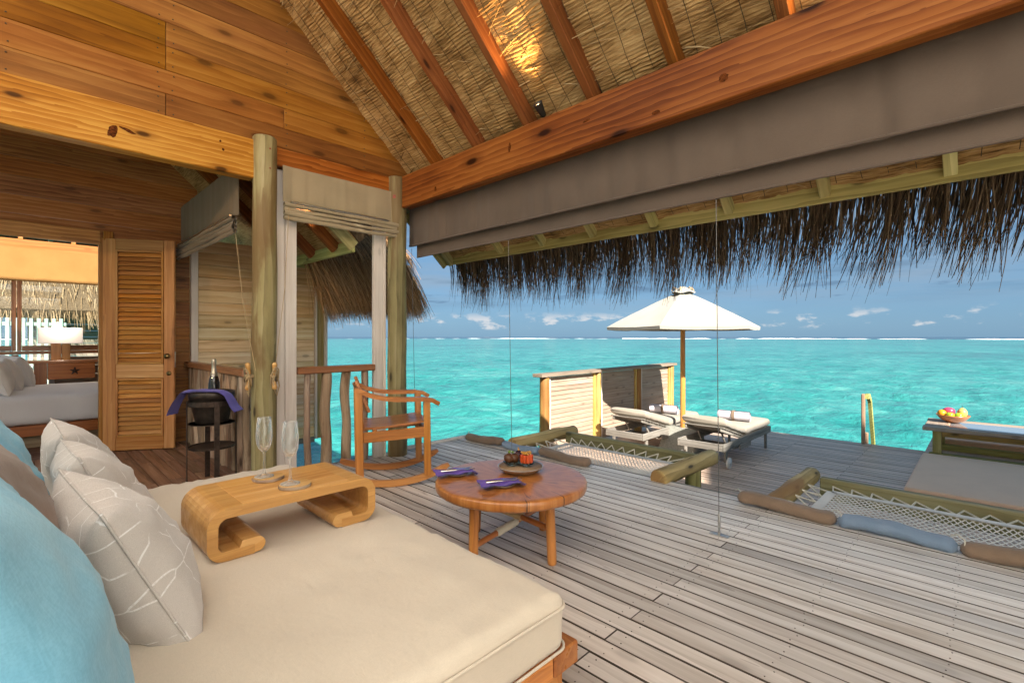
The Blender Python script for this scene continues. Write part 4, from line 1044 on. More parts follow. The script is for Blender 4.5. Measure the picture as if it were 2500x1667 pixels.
pillow('blue pillow behind the brown pillow', 'blue_cloth', (-.08, 2.40, .675), .60, .58, .24, .22, -.05, 0, 12)
pillow('nearest grey pillow with white branch print, one corner on the mattress', 'pattern_cloth', (.205, 1.68, .597), .50, .47, .22, .44, .08, .04, 21, group='three grey printed pillows')
pillow('middle grey pillow with white branch print', 'pattern_cloth', (.215, 2.27, .600), .50, .47, .21, .40, .05, -.03, 25, group='three grey printed pillows')
pillow('farthest grey pillow with white branch print, beside the door side', 'pattern_cloth', (.20, 2.85, .600), .50, .47, .21, .38, .02, .02, 29, group='three grey printed pillows')

# ================================================================== tray table, coasters, flutes
ty = thing('tray_table', 'low wooden tray table with curled legs standing on the mattress', 'tray', (.76, 2.06, .424))
def tray():
    L2 = .315; t = .034; pts = []
    pts += [(-.165, .017), (-.20, .017), (-.25, .017)]
    pts += [(-L2 + .055 - .038 * math.sin(a) , .055 - .038 * math.cos(a)) for a in [R(q) for q in range(10, 91, 16)]]
    pts += [(-L2 + .017, .075), (-L2 + .017, .10)]
    pts += [(-L2 + .067 - .050 * math.cos(a), .115 + .050 * math.sin(a)) for a in [R(q) for q in range(8, 91, 12)]]
    left = pts; right = [(-x, z) for x, z in reversed(pts)]
    P = left + [(-.12, .165), (0, .165), (.12, .165)] + right
    sweep([(x, 0, z) for x, z in P], .37, t, (0, 1, 0)).build('body', 'tray_wood', ty)
    for sg in (-1, 1):
        poly = [(.155 + .0, .003)] + [(.155 - .027 * math.sin(R(a)), .030 - .027 * math.cos(R(a))) for a in range(15, 166, 25)] + [(.155, .057), (.205, .057), (.212, .036), (.212, .003)]
        poly = [(-x if sg < 0 else x, z) for x, z in poly]
        MB().prism(poly, -.1835, .1835).build('foot', 'tray_wood', ty, fix=True)
    for i in range(3): abox('top_plank', (-.20, -.175 + .117 * i, .1815), (.20, -.175 + .117 * i + .1155, .1835), 'tray_wood', ty, .0005, color=[random.uniform(.95, 1.1)] * 3)
tray()
def coaster(loc, label, s):
    mb = MB(); n = 36; r = [(.061 + .004 * noise.noise((math.cos(a) * 1.5 + s, math.sin(a) * 1.5, 0))) for a in [2 * math.pi * j / n for j in range(n)]]
    o = thing('coaster', label, 'coaster', loc)
    def ring(k, z): return [(r[j] * k * math.cos(2 * math.pi * j / n), r[j] * k * math.sin(2 * math.pi * j / n), z) for j in range(n)]
    vs = ring(.98, 0) + ring(1, .002) + ring(1, .009) + ring(.97, .0115)
    MB().add(vs, [(i * n + j, i * n + (j + 1) % n, (i + 1) * n + (j + 1) % n, (i + 1) * n + j) for i in range(3) for j in range(n)] + [tuple(range(n - 1, -1, -1))]).build('bark', 'bark_wood', o)
    MB().add(ring(.965, .0116), [tuple(range(n))]).build('wood_face', 'tray_wood', o, color=(1.1, 1.25, 1.5))
def flute(loc, label, h=.245):
    prof = [(0, .0), (.036, .0), (.037, .002), (.030, .0045), (.010, .011), (.0055, .02), (.0042, .04), (.0040, .075), (.0055, .098), (.012, .106), (.022, .118), (.0285, .135), (.0315, .155), (.0315, .18), (.0285, .215), (.0255, .243),
            (.0248, .2435), (.0243, .243), (.0273, .215), (.0303, .18), (.0303, .156), (.0272, .137), (.0205, .122), (.010, .1125), (0, .110)]
    k = h / .2435; prof = [(r_, z * k) for r_, z in prof]
    o = thing('champagne_flute', label, 'glass', loc, 0, 'empty champagne flutes')
    MB().lathe(prof[:10] + [(.006, .1085 * k), (0, .1095 * k)], 40).build('stem', 'thin_glass', o, fix=True)
    MB().lathe(prof[9:-1] + [(.004, .111 * k), (0, .1105 * k)], 40).build('bowl', 'thin_glass', o)
    return o
TZ = .424 + .1835
coaster((.728, 2.135, TZ + .001), 'wood-slice coaster farther from the camera', 1); coaster((.768, 1.955, TZ + .001), 'wood-slice coaster at the near edge of the tray', 5)
flute((.715, 2.14, TZ + .0135), 'left champagne flute, on the far coaster'); flute((.752, 1.962, TZ + .0135), 'right champagne flute, on the near coaster')

# ================================================================== round table and what stands on it
TX, TY = 1.975, 1.94
rt = thing('round_table', 'round red-brown slab table with log legs on the grey deck', 'table', (TX, TY, 0))
def slabtop():
    n = 96; rr = []
    for j in range(n):
        a = 2 * math.pi * j / n; r = .428 * (1 + .012 * noise.noise((math.cos(a) * 2, math.sin(a) * 2, 3)) + .006 * noise.noise((math.cos(a) * 7, math.sin(a) * 7, 3)))
        if abs(((a - 2.35 + math.pi) % (2 * math.pi)) - math.pi) < .05: r -= .012
        rr.append(r)
    rings = [(.0, -.04), (.955, -.04), (.985, -.033), (1.0, -.015), (1.0, .025), (.992, .036), (.975, .04), (.9, .0403), (.5, .0405)]
    vs = []
    for (k, z) in rings[1:]:
        for j in range(n):
            a = 2 * math.pi * j / n; zz = z * .68 + (.0012 * noise.noise((math.cos(a) * k * 9, math.sin(a) * k * 9, 1)) if z > .035 else 0); vs.append((rr[j] * k * math.cos(a), rr[j] * k * math.sin(a), zz))
    m = len(rings) - 1
    fs = [(i * n + j, i * n + (j + 1) % n, (i + 1) * n + (j + 1) % n, (i + 1) * n + j) for i in range(m - 1) for j in range(n)]
    fs += [tuple(range(n - 1, -1, -1)), tuple((m - 1) * n + j for j in range(n))]
    mb = MB(); mb.add(vs, fs, True); return mb.build('top', 'table_slab', rt, (0, 0, .368), color=None)
slabtop()
LEG = ((-.005, -.305), (.315, .03), (.005, .305), (-.315, -.03))
for (a, c) in LEG: log('leg', (a, c, 0), (a * .96, c * .96, .343), .0245, .0265, 'teak', rt, 16, 6, .003, rnd=.02)
log('stretcher', (LEG[0][0], LEG[0][1], .185), (LEG[2][0], LEG[2][1], .205), .016, .016, 'red_teak', rt, 12, 8, .004)
log('stretcher', (LEG[3][0], LEG[3][1], .105), (LEG[1][0], LEG[1][1], .150), .016, .016, 'red_teak', rt, 12, 8, .004)
mb = MB()
for i in range(26):
    u = .30 + .27 * i / 25; x = LEG[3][0] + (LEG[1][0] - LEG[3][0]) * u; y = LEG[3][1] + (LEG[1][1] - LEG[3][1]) * u; z = .105 + .045 * u
    mb.tube([(x, y + .0185 * math.cos(a), z + .0185 * math.sin(a)) for a in [2 * math.pi * k / 12 for k in range(12)]], .0042, 6, close=True)
mb.build('rope_binding', 'rope', rt)
mb = MB()
for i in range(24):
    u = .36 + .25 * i / 23; y = LEG[0][1] + (LEG[2][1] - LEG[0][1]) * u; z = .185 + .02 * u
    mb.tube([(.0185 * math.cos(a), y, z + .0185 * math.sin(a)) for a in [2 * math.pi * k / 12 for k in range(12)]], .0042, 6, close=True)
mb.build('rope_binding', 'tan_rope', rt)
TT = .3965
pl = thing('serving_bowl', 'shallow clay serving dish with glazed grey rim holding the desserts', 'dish', (2.10, 1.985, TT))
MB().lathe([(.0, 0), (.085, .0), (.10, .005), (.125, .022), (.135, .032), (.137, .035)], 48).build('underside', 'ceramic_clay', pl)
MB().lathe([(.1373, .0347), (.136, .0372), (.122, .031), (.10, .0285), (0, .028)], 48).build('glaze', 'ceramic_rim', pl)
def cup(loc, label, kind):
    o = thing('dessert_cup', label, 'dessert', loc); o.scale = (1.3, 1.3, 1.3)
    MB().lathe([(0, .0), (.026, .0), (.024, .004), (.012, .008), (.016, .014), (.034, .020), (.036, .026), (.034, .026), (.028, .022), (0, .019)], 28).build('glass_dish', 'pale_glass', o, fix=True)
    if kind == 'choc':
        bump_ = lambda d: 1 + .12 * noise.noise(d * 3)
        MB().sphere((-.012, .004, .042), .024, 14, 9, (1, .9, .9), bump_).sphere((.014, -.006, .040), .025, 14, 9, (1.05, .9, .85), bump_).sphere((0, .014, .038), .02, 12, 8, fn=bump_).build('truffle', 'chocolate', o)
        MB().sphere((-.006, .006, .068), .006, 8, 5).sphere((.01, .0, .066), .0055, 8, 5).sphere((.002, .01, .07), .005, 8, 5).build('garnish', 'leaf_green', o)
    elif kind == 'berry':
        m = MB()
        for (a, c, e) in ((-.014, 0, .034), (.012, -.008, .034), (.002, .014, .034), (0, 0, .048), (.016, .01, .044), (-.01, -.012, .044)): m.sphere((a, c, e), .0145, 10, 7)
        m.build('berries', 'berry', o); MB().tube([(0, 0, .05), (.004, .002, .065), (-.002, 0, .076)], [.004, .005, .002], 6).build('garnish', 'zest', o)
    else:
        m = MB()
        for i in range(9):
            a = 2 * math.pi * i / 9; m.obox((.022 * math.cos(a), .022 * math.sin(a), .041), Matrix.Rotation(a, 3, 'Z'), (.016, .0155, .038), .004)
        m.build('melon_cubes', 'melon', o)
        m = MB()
        for i in range(22): m.obox((random.uniform(-.022, .022), random.uniform(-.022, .022), .063 + random.uniform(0, .008)), Matrix.Rotation(random.random() * 6, 3, 'Z') @ Matrix.Rotation(random.random(), 3, 'X'), (.012, .007, .005), .001)
        m.build('topping', 'zest', o); MB().sphere((.02, -.014, .05), .006, 8, 5, (1, 1, .5)).build('garnish', 'leaf_green', o)
BZ = TT + .0288
cup((2.056, 2.02, BZ), 'dark chocolate dessert in a glass dish', 'choc'); cup((2.145, 2.045, BZ), 'dark berry dessert in a glass dish at the back', 'berry'); cup((2.110, 1.945, BZ), 'red and orange fruit dessert in a glass dish', 'melon')
def setting(x, y, a, w):
    p = MB().lathe([(0, 0), (.045, 0), (.052, .004), (.066, .011), (.068, .014), (.064, .0135), (.05, .008), (0, .007)], 32).build('side_plate', 'stone_plate', None, (x, y, TT), None, None, fix=True,
        label='small brown side plate under the %s napkin' % w, cat='plate')
    c, s = math.cos(a), math.sin(a)
    def nap(u, v):
        X = (u - .5) * .235; Y = (v - .5) * .135 * (1 - .35 * u); Z = .0165 + .006 * math.sin(u * 9 + v * 2) * (1 - .3 * v) + .004 * math.sin(v * 13 + 1) + .004 * noise.noise((u * 5, v * 5, x * 9))
        e = max(0, u - .70) * 1.1; Z -= max(0, e - .2) * .05; Y -= e * .12 * (1 - v); Z = max(Z, .002)
        return (X, Y, Z)
    g1 = MB().grid(nap, 26, 14); top = [(q[0], q[1], q[2] + .004) for q in g1.v]; mb = MB().add(g1.v, [f[::-1] for f in g1.f], True); mb.add(top, g1.f, True)
    mb.build('napkin', 'purple_cloth', None, (x - .012 * c, y - .012 * s, TT), (0, 0, a), label='folded purple napkin %s' % ('nearer the camera on the round table' if w == 'near' else 'at the left edge of the round table'), cat='napkin')
    for k, nm in ((-.012, 'fork'), (.012, 'knife')):
        o = thing(nm, 'silver %s lying across the %s napkin' % (nm, w), nm, (x, y, TT + .026), a + (.12 if k > 0 else -.05))
        MB().tube([(-.098, k, .004), (-.09, k, .004), (-.05, k, .005), (-.005, k, .004)], [.004, .0075, .0055, .0035], 8).build('handle', 'silver', o)
        if nm == 'fork':
            m = MB().obox((.022, k, .004), Matrix.Identity(3), (.05, .006, .0025), .0008).obox((.058, k, .004), Matrix.Identity(3), (.026, .02, .0022), .0008)
            for i in range(4): m.obox((.087, k - .0075 + .005 * i, .005), Matrix.Identity(3), (.034, .0022, .002), .0005)
            m.build('tines', 'silver', o)
        else: MB().prism([(-.005, .003), (.085, .003), (.10, .0045), (.085, .0055), (-.005, .0055)], k - .008, k + .006).build('blade', 'silver', o)
setting(1.83, 1.86, -.42, 'near'); setting(1.79, 2.20, -.42, 'left')

# ================================================================== rocking chair
rc = thing('rocking_chair', 'low teak rocking chair with curved arms facing the lagoon', 'chair', (2.24, 3.615, 0), R(-27))
def chair():
    hw = .265
    for sg in (-1, 1):
        y = sg * hw
        pts = [(-.43 + .86 * i / 20, y, .030 + .115 * ((-.43 + .86 * i / 20) / .43) ** 2 * (1 if i > 10 else .75)) for i in range(21)]
        sweep(pts, .032, [.034] + [.052] * 19 + [.026], (0, 1, 0)).build('rocker', 'teak', rc)
        bar('leg', (-.275, y, .07), (-.288, y * 1.03, .770), .042, .062, 'teak', rc, .005, (1, 0, 0))
        bar('leg', (.255, y, .07), (.245, y * 1.03, .687), .042, .054, 'teak', rc, .005, (1, 0, 0))
        arm = [(-.315, y * 1.04, .788), (-.27, y * 1.04, .772), (-.2, y * 1.05, .738), (-.1, y * 1.06, .712), (0, y * 1.07, .70), (.12, y * 1.07, .697), (.22, y * 1.07, .695), (.29, y * 1.06, .682), (.345, y * 1.05, .650)]
        sweep(arm, [.034, .04, .05, .06, .066, .066, .064, .058, .046], .034, (0, 1, 0)).build('armrest', 'teak', rc)
        bar('side_rail', (-.25, y, .405), (.23, y, .425), .026, .082, 'teak', rc, .004)
    bar('cross_rail', (-.265, -hw + .02, .43), (-.265, hw - .02, .43), .03, .05, 'teak', rc); bar('cross_rail', (.238, -hw + .02, .435), (.238, hw - .02, .435), .028, .045, 'teak', rc)
    bar('cross_rail', (-.16, -hw - .01, .452), (-.16, hw + .01, .452), .03, .025, 'teak', rc)
    for i in range(4):
        y0 = -.235 + .118 * i; sl = lambda x: .478 + .085 * (x + .2) + .0
        pts = [(x, y0 + .058, .470 + .10 * max(0, x + .12) + .03 * max(0, -.12 - x)) for x in [-.24 + .05 * k for k in range(10)]] + [(.255, y0 + .058, .505)]
        sweep(pts, .116, .016, (0, 1, 0)).build('seat_plank', 'red_teak', rc)
    d = Vector((-.115, 0, .29)).normalized()
    for i in range(2):
        c = Vector((-.225, 0, .655)) + d * (.115 * i)
        pts = [(c.x - .035 * math.cos(u * math.pi / 2) , u * .262, c.z) for u in [-1 + .2 * k for k in range(11)]]
        mb = MB()
        for k in range(10): pass
        vs = []
        for p in pts:
            for (q, t) in ((-1, -1), (1, -1), (1, 1), (-1, 1)): vs.append(Vector(p) + d * (q * .056) + Vector((d.z, 0, -d.x)) * (t * .009))
        n = len(pts); fs = [(a * 4 + j, a * 4 + 4 + j, a * 4 + 4 + (j + 1) % 4, a * 4 + (j + 1) % 4) for a in range(n - 1) for j in range(4)] + [(0, 1, 2, 3), tuple((n - 1) * 4 + 3 - j for j in range(4))]
        mb.add(vs, fs).build('back_panel', 'red_teak', rc, fix=True)
    for sg in (-1, 1): bar('back_post', Vector((-.205, sg * .235, .60)), Vector((-.205, sg * .235, .60)) + d * .27, .022, .028, 'teak', rc)
chair()

# ================================================================== wine cooler
WX, WYY = 1.13, 4.60
st = thing('cooler_stand', 'dark iron bucket stand with a round shelf behind the daybed', 'stand', (WX, WYY, 0))
R0 = .175
def ringband(r, z0, z1, t=.004, n=40): return MB().lathe([(r, z0), (r, z1), (r - t, z1), (r - t, z0), (r, z0)], n, smooth=False)
ringband(R0, .635, .675).build('ring', 'dark_metal', st); ringband(R0 - .006, .285, .302).build('ring', 'dark_metal', st)
MB().lathe([(0, .288), (R0 - .008, .288), (R0 - .008, .293), (0, .293)], 40, smooth=False).build('shelf', 'dark_metal', st)
for k, a in enumerate((-1.62, -.05, 1.52, 3.09)):
    x, y = math.cos(a) * (R0 + .002), math.sin(a) * (R0 + .002)
    if k < 4: bar('leg', (x, y, 0), (x, y, .675), .005, .038, 'dark_metal', st, .001, (-math.sin(a), math.cos(a), 0))
for a in (): MB().tube([(math.cos(a) * R0, math.sin(a) * R0, 0), (math.cos(a) * R0, math.sin(a) * R0, .58)], .004, 6).build('rod', 'dark_metal', st)
ringband(R0 - .002, .485, .491, .006).build('ring', 'dark_metal', st)
bk = thing('wine_bucket', 'dark metal wine bucket hanging in the iron stand', 'bucket', (WX, WYY, .475))
MB().lathe([(0, .018), (.118, .018), (.12, .022), (.158, .205), (.163, .22), (.168, .222), (.168, .272), (.163, .275), (.156, .27), (.15, .2), (.112, .03), (0, .03)], 40).build('shell', 'bucket_metal', bk, fix=True)
wb = thing('wine_bottle', 'foil-topped sparkling wine bottle standing in the bucket', 'bottle', (WX + .015, WYY + .01, .64))
MB().lathe([(0, 0), (.042, 0), (.044, .01), (.044, .17), (.036, .215), (.02, .26), (.016, .29)], 28).build('body', 'bottle_glass', wb)
MB().lathe([(.031, .232), (.0215, .262), (.0165, .30), (.0165, .33), (.019, .335), (.019, .36), (.017, .375), (0, .378)], 24).build('foil', 'foil', wb)
MB().lathe([(.0, 0), (.012, 0), (.012, .002), (0, .0025)], 20).build('seal', 'label_white', wb, (-.012, -.0275, .236), (R(68), 0, R(-20)))
def towel_drape():
    # towel laid over the bucket rim, ends hanging left and right as seen from the daybed
    ax = Vector((.70, -.714, 0)); fr = Vector((-.7, -.7, 0)); c = Vector((WX, WYY, 0)); mb = MB()
    path = [(-.285, .49), (-.265, .53), (-.235, .58), (-.20, .635), (-.175, .675), (-.14, .688), (-.07, .692), (0, .695), (.07, .694), (.14, .69), (.178, .675), (.205, .62), (.23, .56), (.262, .52)]
    for sg in (0, 1):
        def f(u, v):
            k = u * (len(path) - 1); i = min(int(k), len(path) - 2); t = k - i
            a = path[i][0] * (1 - t) + path[i + 1][0] * t; z = path[i][1] * (1 - t) + path[i + 1][1] * t
            end = abs(u - .5) * 2; wd = .05 + .035 * max(0, end - .45); off = (v - .5) * 2 * wd
            zz = z - .012 * abs(v - .5) * 2 * (1 if end < .6 else .2) + .006 * noise.noise((a * 14, v * 5, 1)) + sg * .006
            return c + ax * a + fr * (off + .10 * (1 if end < .55 else 1 - (end - .55) * .7)) + Vector((0, 0, zz + .075))
        g = MB().grid(f, 40, 8); mb.add(g.v, g.f if sg else [q[::-1] for q in g.f], True)
    mb.build('towel', 'violet_cloth', None, label='violet cloth draped over the wine bucket', cat='towel')
towel_drape()

# ================================================================== hammocks sunk beside the deck
def hammock(label, y0, y1, xb, xnet, zb, logs, cells, hb):
    o = thing('net_hammock', label, 'hammock', ((3.8 + xb) / 2, (y0 + y1) / 2, LZ)); L = o.location.copy()
    for (y, xa, xc, z, r, post) in logs:
        log('log', Vector((xa, y, z)) - L, Vector((xc, y - .01, z)) - L, r, r * .96, 'pole_wood', o, 20, 12, .012, rnd=.05, color=(1.6, 1.35, 1.2))
        if post: log('post', Vector((post, y, LZ)) - L, Vector((post, y, z - .04)) - L, .072, .07, 'pole_wood', o, color=(1.1, 1.15, .9))
    abox('board', Vector((xb - .038, y0 + .09, zb - hb)) - L, Vector((xb + .038, y1 - .09, zb)) - L, 'treated_wood', o, .008, color=(.55, .55, .62))
    xa, xc, ya, yc, zn = 3.85, xnet, y0 + .22, y1 - .22, -.05
    def sag(x, y):
        u = (x - xa) / (xc - xa); v = (y - ya) / (yc - ya); return zn - .07 * math.sin(math.pi * min(max(u, 0), 1)) * math.sin(math.pi * min(max(v, 0), 1))
    W2, H2 = xc - xa, yc - ya; V = []; F = []
    def rib(p, q, w):
        d = (q - p).normalized(); s = d.cross(Vector((0, 0, 1))).normalized() * w / 2; u = Vector((0, 0, w * .35)); b = len(V)
        V.extend([tuple(p - s), tuple(p + u), tuple(p + s), tuple(q - s), tuple(q + u), tuple(q + s)]); F.extend([(b, b + 1, b + 4, b + 3), (b + 1, b + 2, b + 5, b + 4), (b + 2, b, b + 3, b + 5)])
    nx = int(W2 / cells[0]); ny = int(H2 / cells[1]); gx, gy = W2 / nx, H2 / ny
    for i in range(nx + 1):
        for j in range(ny + 1):
            if (i + j) % 2: continue
            x, y = xa + i * gx, ya + j * gy; p = Vector((x, y, sag(x, y)))
            for s in (1, -1):
                if 0 <= i + s <= nx and j + 1 <= ny: x2, y2 = x + s * gx, y + gy; rib(p - L, Vector((x2, y2, sag(x2, y2))) - L, cells[2])
    MB().add(V, F).build('net', 'net_rope', o, kind='stuff')
    for (p, q) in (((xa, ya), (xa, yc)), ((xc, ya), (xc, yc)), ((xa, ya), (xc, ya)), ((xa, yc), (xc, yc))):
        hor = p[0] == q[0]; m = MB(); n = 24; wv = .034
        sd = 1 if (p[0] == xc and hor) or (p[1] == yc and not hor) else -1
        def f(u, v):
            x = p[0] + (q[0] - p[0]) * u; y = p[1] + (q[1] - p[1]) * u
            return Vector((x + (sd * (v - .5) * wv * 2 if hor else 0), y + (0 if hor else sd * (v - .5) * wv * 2), sag(x, y) + .006)) - L
        g = MB().grid(f, n, 2); m.add(g.v, g.f, True); m.add([(a, b_, c - .006) for a, b_, c in g.v], [k[::-1] for k in g.f], True); m.build('border', 'net_rope', o)
    def lace(P, Q, A, B_, n, nm='lacing'):
        pts = []
        for i in range(n * 2 + 1):
            u = i / (n * 2); a = Vector(P) + (Vector(Q) - Vector(P)) * u; c = Vector(A) + (Vector(B_) - Vector(A)) * u
            pts.append((c if i % 2 else a) - L)
        m = MB()
        for a, c in zip(pts[:-1], pts[1:]): m.tube([a, c], .0065, 6)
        m.build(nm, 'rope', o)
    n = int(round(H2 / .125))
    lace((xc + .03, ya, zn), (xc + .03, yc, zn), (xb - .041, y0 + .12, zb - .055), (xb - .041, y1 - .12, zb - .055), n)
    lace((xa, ya - .03, zn), (xc, ya - .03, zn), (xa, y0 + .07, .0), (xc, y0 + .07, .0), 4); lace((xa, yc + .03, zn), (xc, yc + .03, zn), (xa, y1 - .07, .0), (xc, y1 - .07, .0), 4)
hammock('sunken net hammock between two logs, next to the slatted screen', 1.93, 3.70, 4.64, 4.505, .055, ((1.93, 3.70, 4.78, .025, .076, 4.36), (3.70, 3.78, 4.88, .02, .075, None)), (.024, .020, .011), .12)
hammock('sunken net hammock in front of the wide beige mat', -1.55, 1.10, 4.82, 4.58, .0, ((1.10, 3.74, 4.88, -.012, .070, None), (-1.55, 3.70, 4.95, .025, .088, 4.4)), (.030, .019, .010), .18)
def bolster(label, y0, y1, x, r, mat, seed):
    r *= .88
    mb = MB(); n = 18; k = 40; L = y1 - y0; vs = []
    for i in range(k + 1):
        u = i / k; pin = 1 - max(0, (abs(u - .5) - .43) / .07) ** 2 * .62
        for j in range(n):
            a = 2 * math.pi * j / n; rr = r * pin * (1 + .16 * noise.noise((u * L * 11 + a * 1.1, math.cos(a) + seed, math.sin(a))) + .05 * math.sin(u * L * 26 + a * 2 + seed) * (1.2 - pin + .3))
            vs.append((rr * math.cos(a) * 1.15, u * L - L / 2, max(rr * math.sin(a) * .80, -r * .70) + .012 * math.sin(u * 5 + seed)))
    fs = [(i * n + j, (i + 1) * n + j, (i + 1) * n + (j + 1) % n, i * n + (j + 1) % n) for i in range(k) for j in range(n)] + [tuple(range(n)), tuple(k * n + n - 1 - j for j in range(n))]
    o = mb.add(vs, fs, True).build('bolster', mat, None, (x, (y0 + y1) / 2, r * .70 + .004), None, None, fix=True, label=label, cat='bolster', group='roll cushions along the hammock edges')
    m = MB(); c = L / 2 - .02
    m.tube([(math.cos(a) * r * .62, c, math.sin(a) * r * .6) for a in [2 * math.pi * q / 14 for q in range(14)]], .004, 6, close=True).tube([(0, c, r * .6), (.03, c + .03, r * .9), (.05, c + .06, r * .5)], .0035, 6)
    m.build('tie', 'rope', o)
bolster('brown roll cushion at the far end, its end jutting over the water', 3.74, 4.33, 3.68, .062, 'bolster_brown', 1)
bolster('blue roll cushion between two brown ones behind the round table', 3.22, 3.73, 3.68, .055, 'bolster_blue', 2)
bolster('brown roll cushion beside the hammock behind the round table', 2.60, 3.21, 3.68, .060, 'bolster_brown', 3)
bolster('brown roll cushion at the left end of the right hammock', .68, 1.28, 3.655, .062, 'bolster_brown', 4)
bolster('blue roll cushion between two brown ones at the right hammock', .11, .67, 3.655, .060, 'bolster_blue', 5)
bolster('tan roll cushion cut by the right edge of the picture', -.52, .10, 3.655, .064, 'bolster_brown', 6)

# ================================================================== slatted screen
sc = thing('louvre_screen', 'slatted wooden privacy screen with round posts at the edge of the lower deck', 'screen', (7.6, 4.75, LZ))
SX = [5.55, 6.93, 8.28, 9.62]
for i, x in enumerate(SX): log('post', (x - 7.6, 0, 0), (x - 7.6, 0, 1.195), .078, .074, 'pole_wood', sc, 18, 8, .006, color=(1.5, 1.1, .75))
bar('cap', (SX[0] - .16 - 7.6, 0, 1.222), (SX[3] + .12 - 7.6, 0, 1.222), .20, .05, 'grey_wood', sc, .006, color=(1.3, 1.1, .95))
for i in range(3):
    a, c = SX[i] + .082 - 7.6, SX[i + 1] - .082 - 7.6
    abox('upright', (a, -.035, .06), (a + .03, .03, 1.19), 'pale_wood', sc); abox('upright', (c - .045, -.035, .06), (c, .03, 1.19), 'treated_wood', sc, color=(1.5, 1.15, .75))
    for k in range(16):
        z = .085 + .0705 * k
        s = bar('slat', (a + .031, 0, z), (c - .046, 0, z), .012, .079, 'screen_wood', sc, .003); s.rotation_euler = (R(-11), 0, 0)

# ================================================================== parasol
ux, uy = 7.42, 3.45
um = thing('parasol', 'cream canvas parasol on an orange wooden pole between the sun loungers', 'parasol', (ux, uy, LZ))
log('pole', (0, 0, .30), (0, 0, 2.46), .040, .036, 'umbrella_pole_wood', um, 16, 6, 0, rnd=.0)
MB().prism([(-.27, 0), (.27, 0), (.27, .05), (.07, .36), (-.07, .36), (-.27, .05)], -.27, .27).build('base', 'concrete', um)
def canopy():
    zr_, zt, Rr = 1.955, 2.53, 1.20; n6 = 6; a0 = R(44.4 + 26); mb = MB(); N = 14
    for i in range(n6):
        a, c = a0 + 2 * math.pi * i / n6, a0 + 2 * math.pi * (i + 1) / n6
        pa, pc = Vector((Rr * math.cos(a), Rr * math.sin(a), 0)), Vector((Rr * math.cos(c), Rr * math.sin(c), 0))
        def f(u, v):
            e = pa * (1 - u) + pc * u; s = .085 + .915 * v
            dip = -.035 * math.sin(math.pi * u) * math.sin(math.pi * min(v * .9 + .1, 1)) - .012 * math.sin(math.pi * u) * v
            z = zt - (zt - zr_) * (s ** 1.10) + dip
            return (e.x * s, e.y * s, z + .004 * noise.noise((e.x * s * 6, e.y * s * 6, 0)))
        g = MB().grid(f, 12, N); mb2 = MB().add(g.v, g.f, True); mb2.add([(x, y, z - .006) for x, y, z in g.v], [q[::-1] for q in g.f], True)
        hem = [f(u / 12, 1.) for u in range(13)]
        mb2.add(hem + [(x * .995, y * .995, z - .045) for x, y, z in hem], [(k, k + 13, k + 14, k + 1) for k in range(12)], True)
        o = mb2.build('canopy_panel', 'canopy_cloth', um)
        bar('rib', (pa.x * .06, pa.y * .06, zt - .06), (pa.x * .985, pa.y * .985, zr_ - .012), .018, .026, 'umbrella_pole_wood', um)
    def cap(u, v):
        a = u * 2 * math.pi + a0; r = .02 + .17 * v; w = 1 + .05 * math.cos(6 * (a - a0))
        return (r * w * math.cos(a), r * w * math.sin(a), 2.60 - .105 * v ** 1.2 + .012 * math.sin(a * 5) * v)
    MB().grid(cap, 48, 6).build('vent_cap', 'canopy_cloth', um, fix=True)
    m = MB()
    for i in range(6):
        a = a0 + i * math.pi / 3; m.tube([(.11 * math.cos(a), .11 * math.sin(a), 2.56), (.14 * math.cos(a), .14 * math.sin(a), 2.585), (.175 * math.cos(a), .175 * math.sin(a), 2.53)], .009, 6)
    m.build('cap_ties', 'tan_rope', um)
canopy()

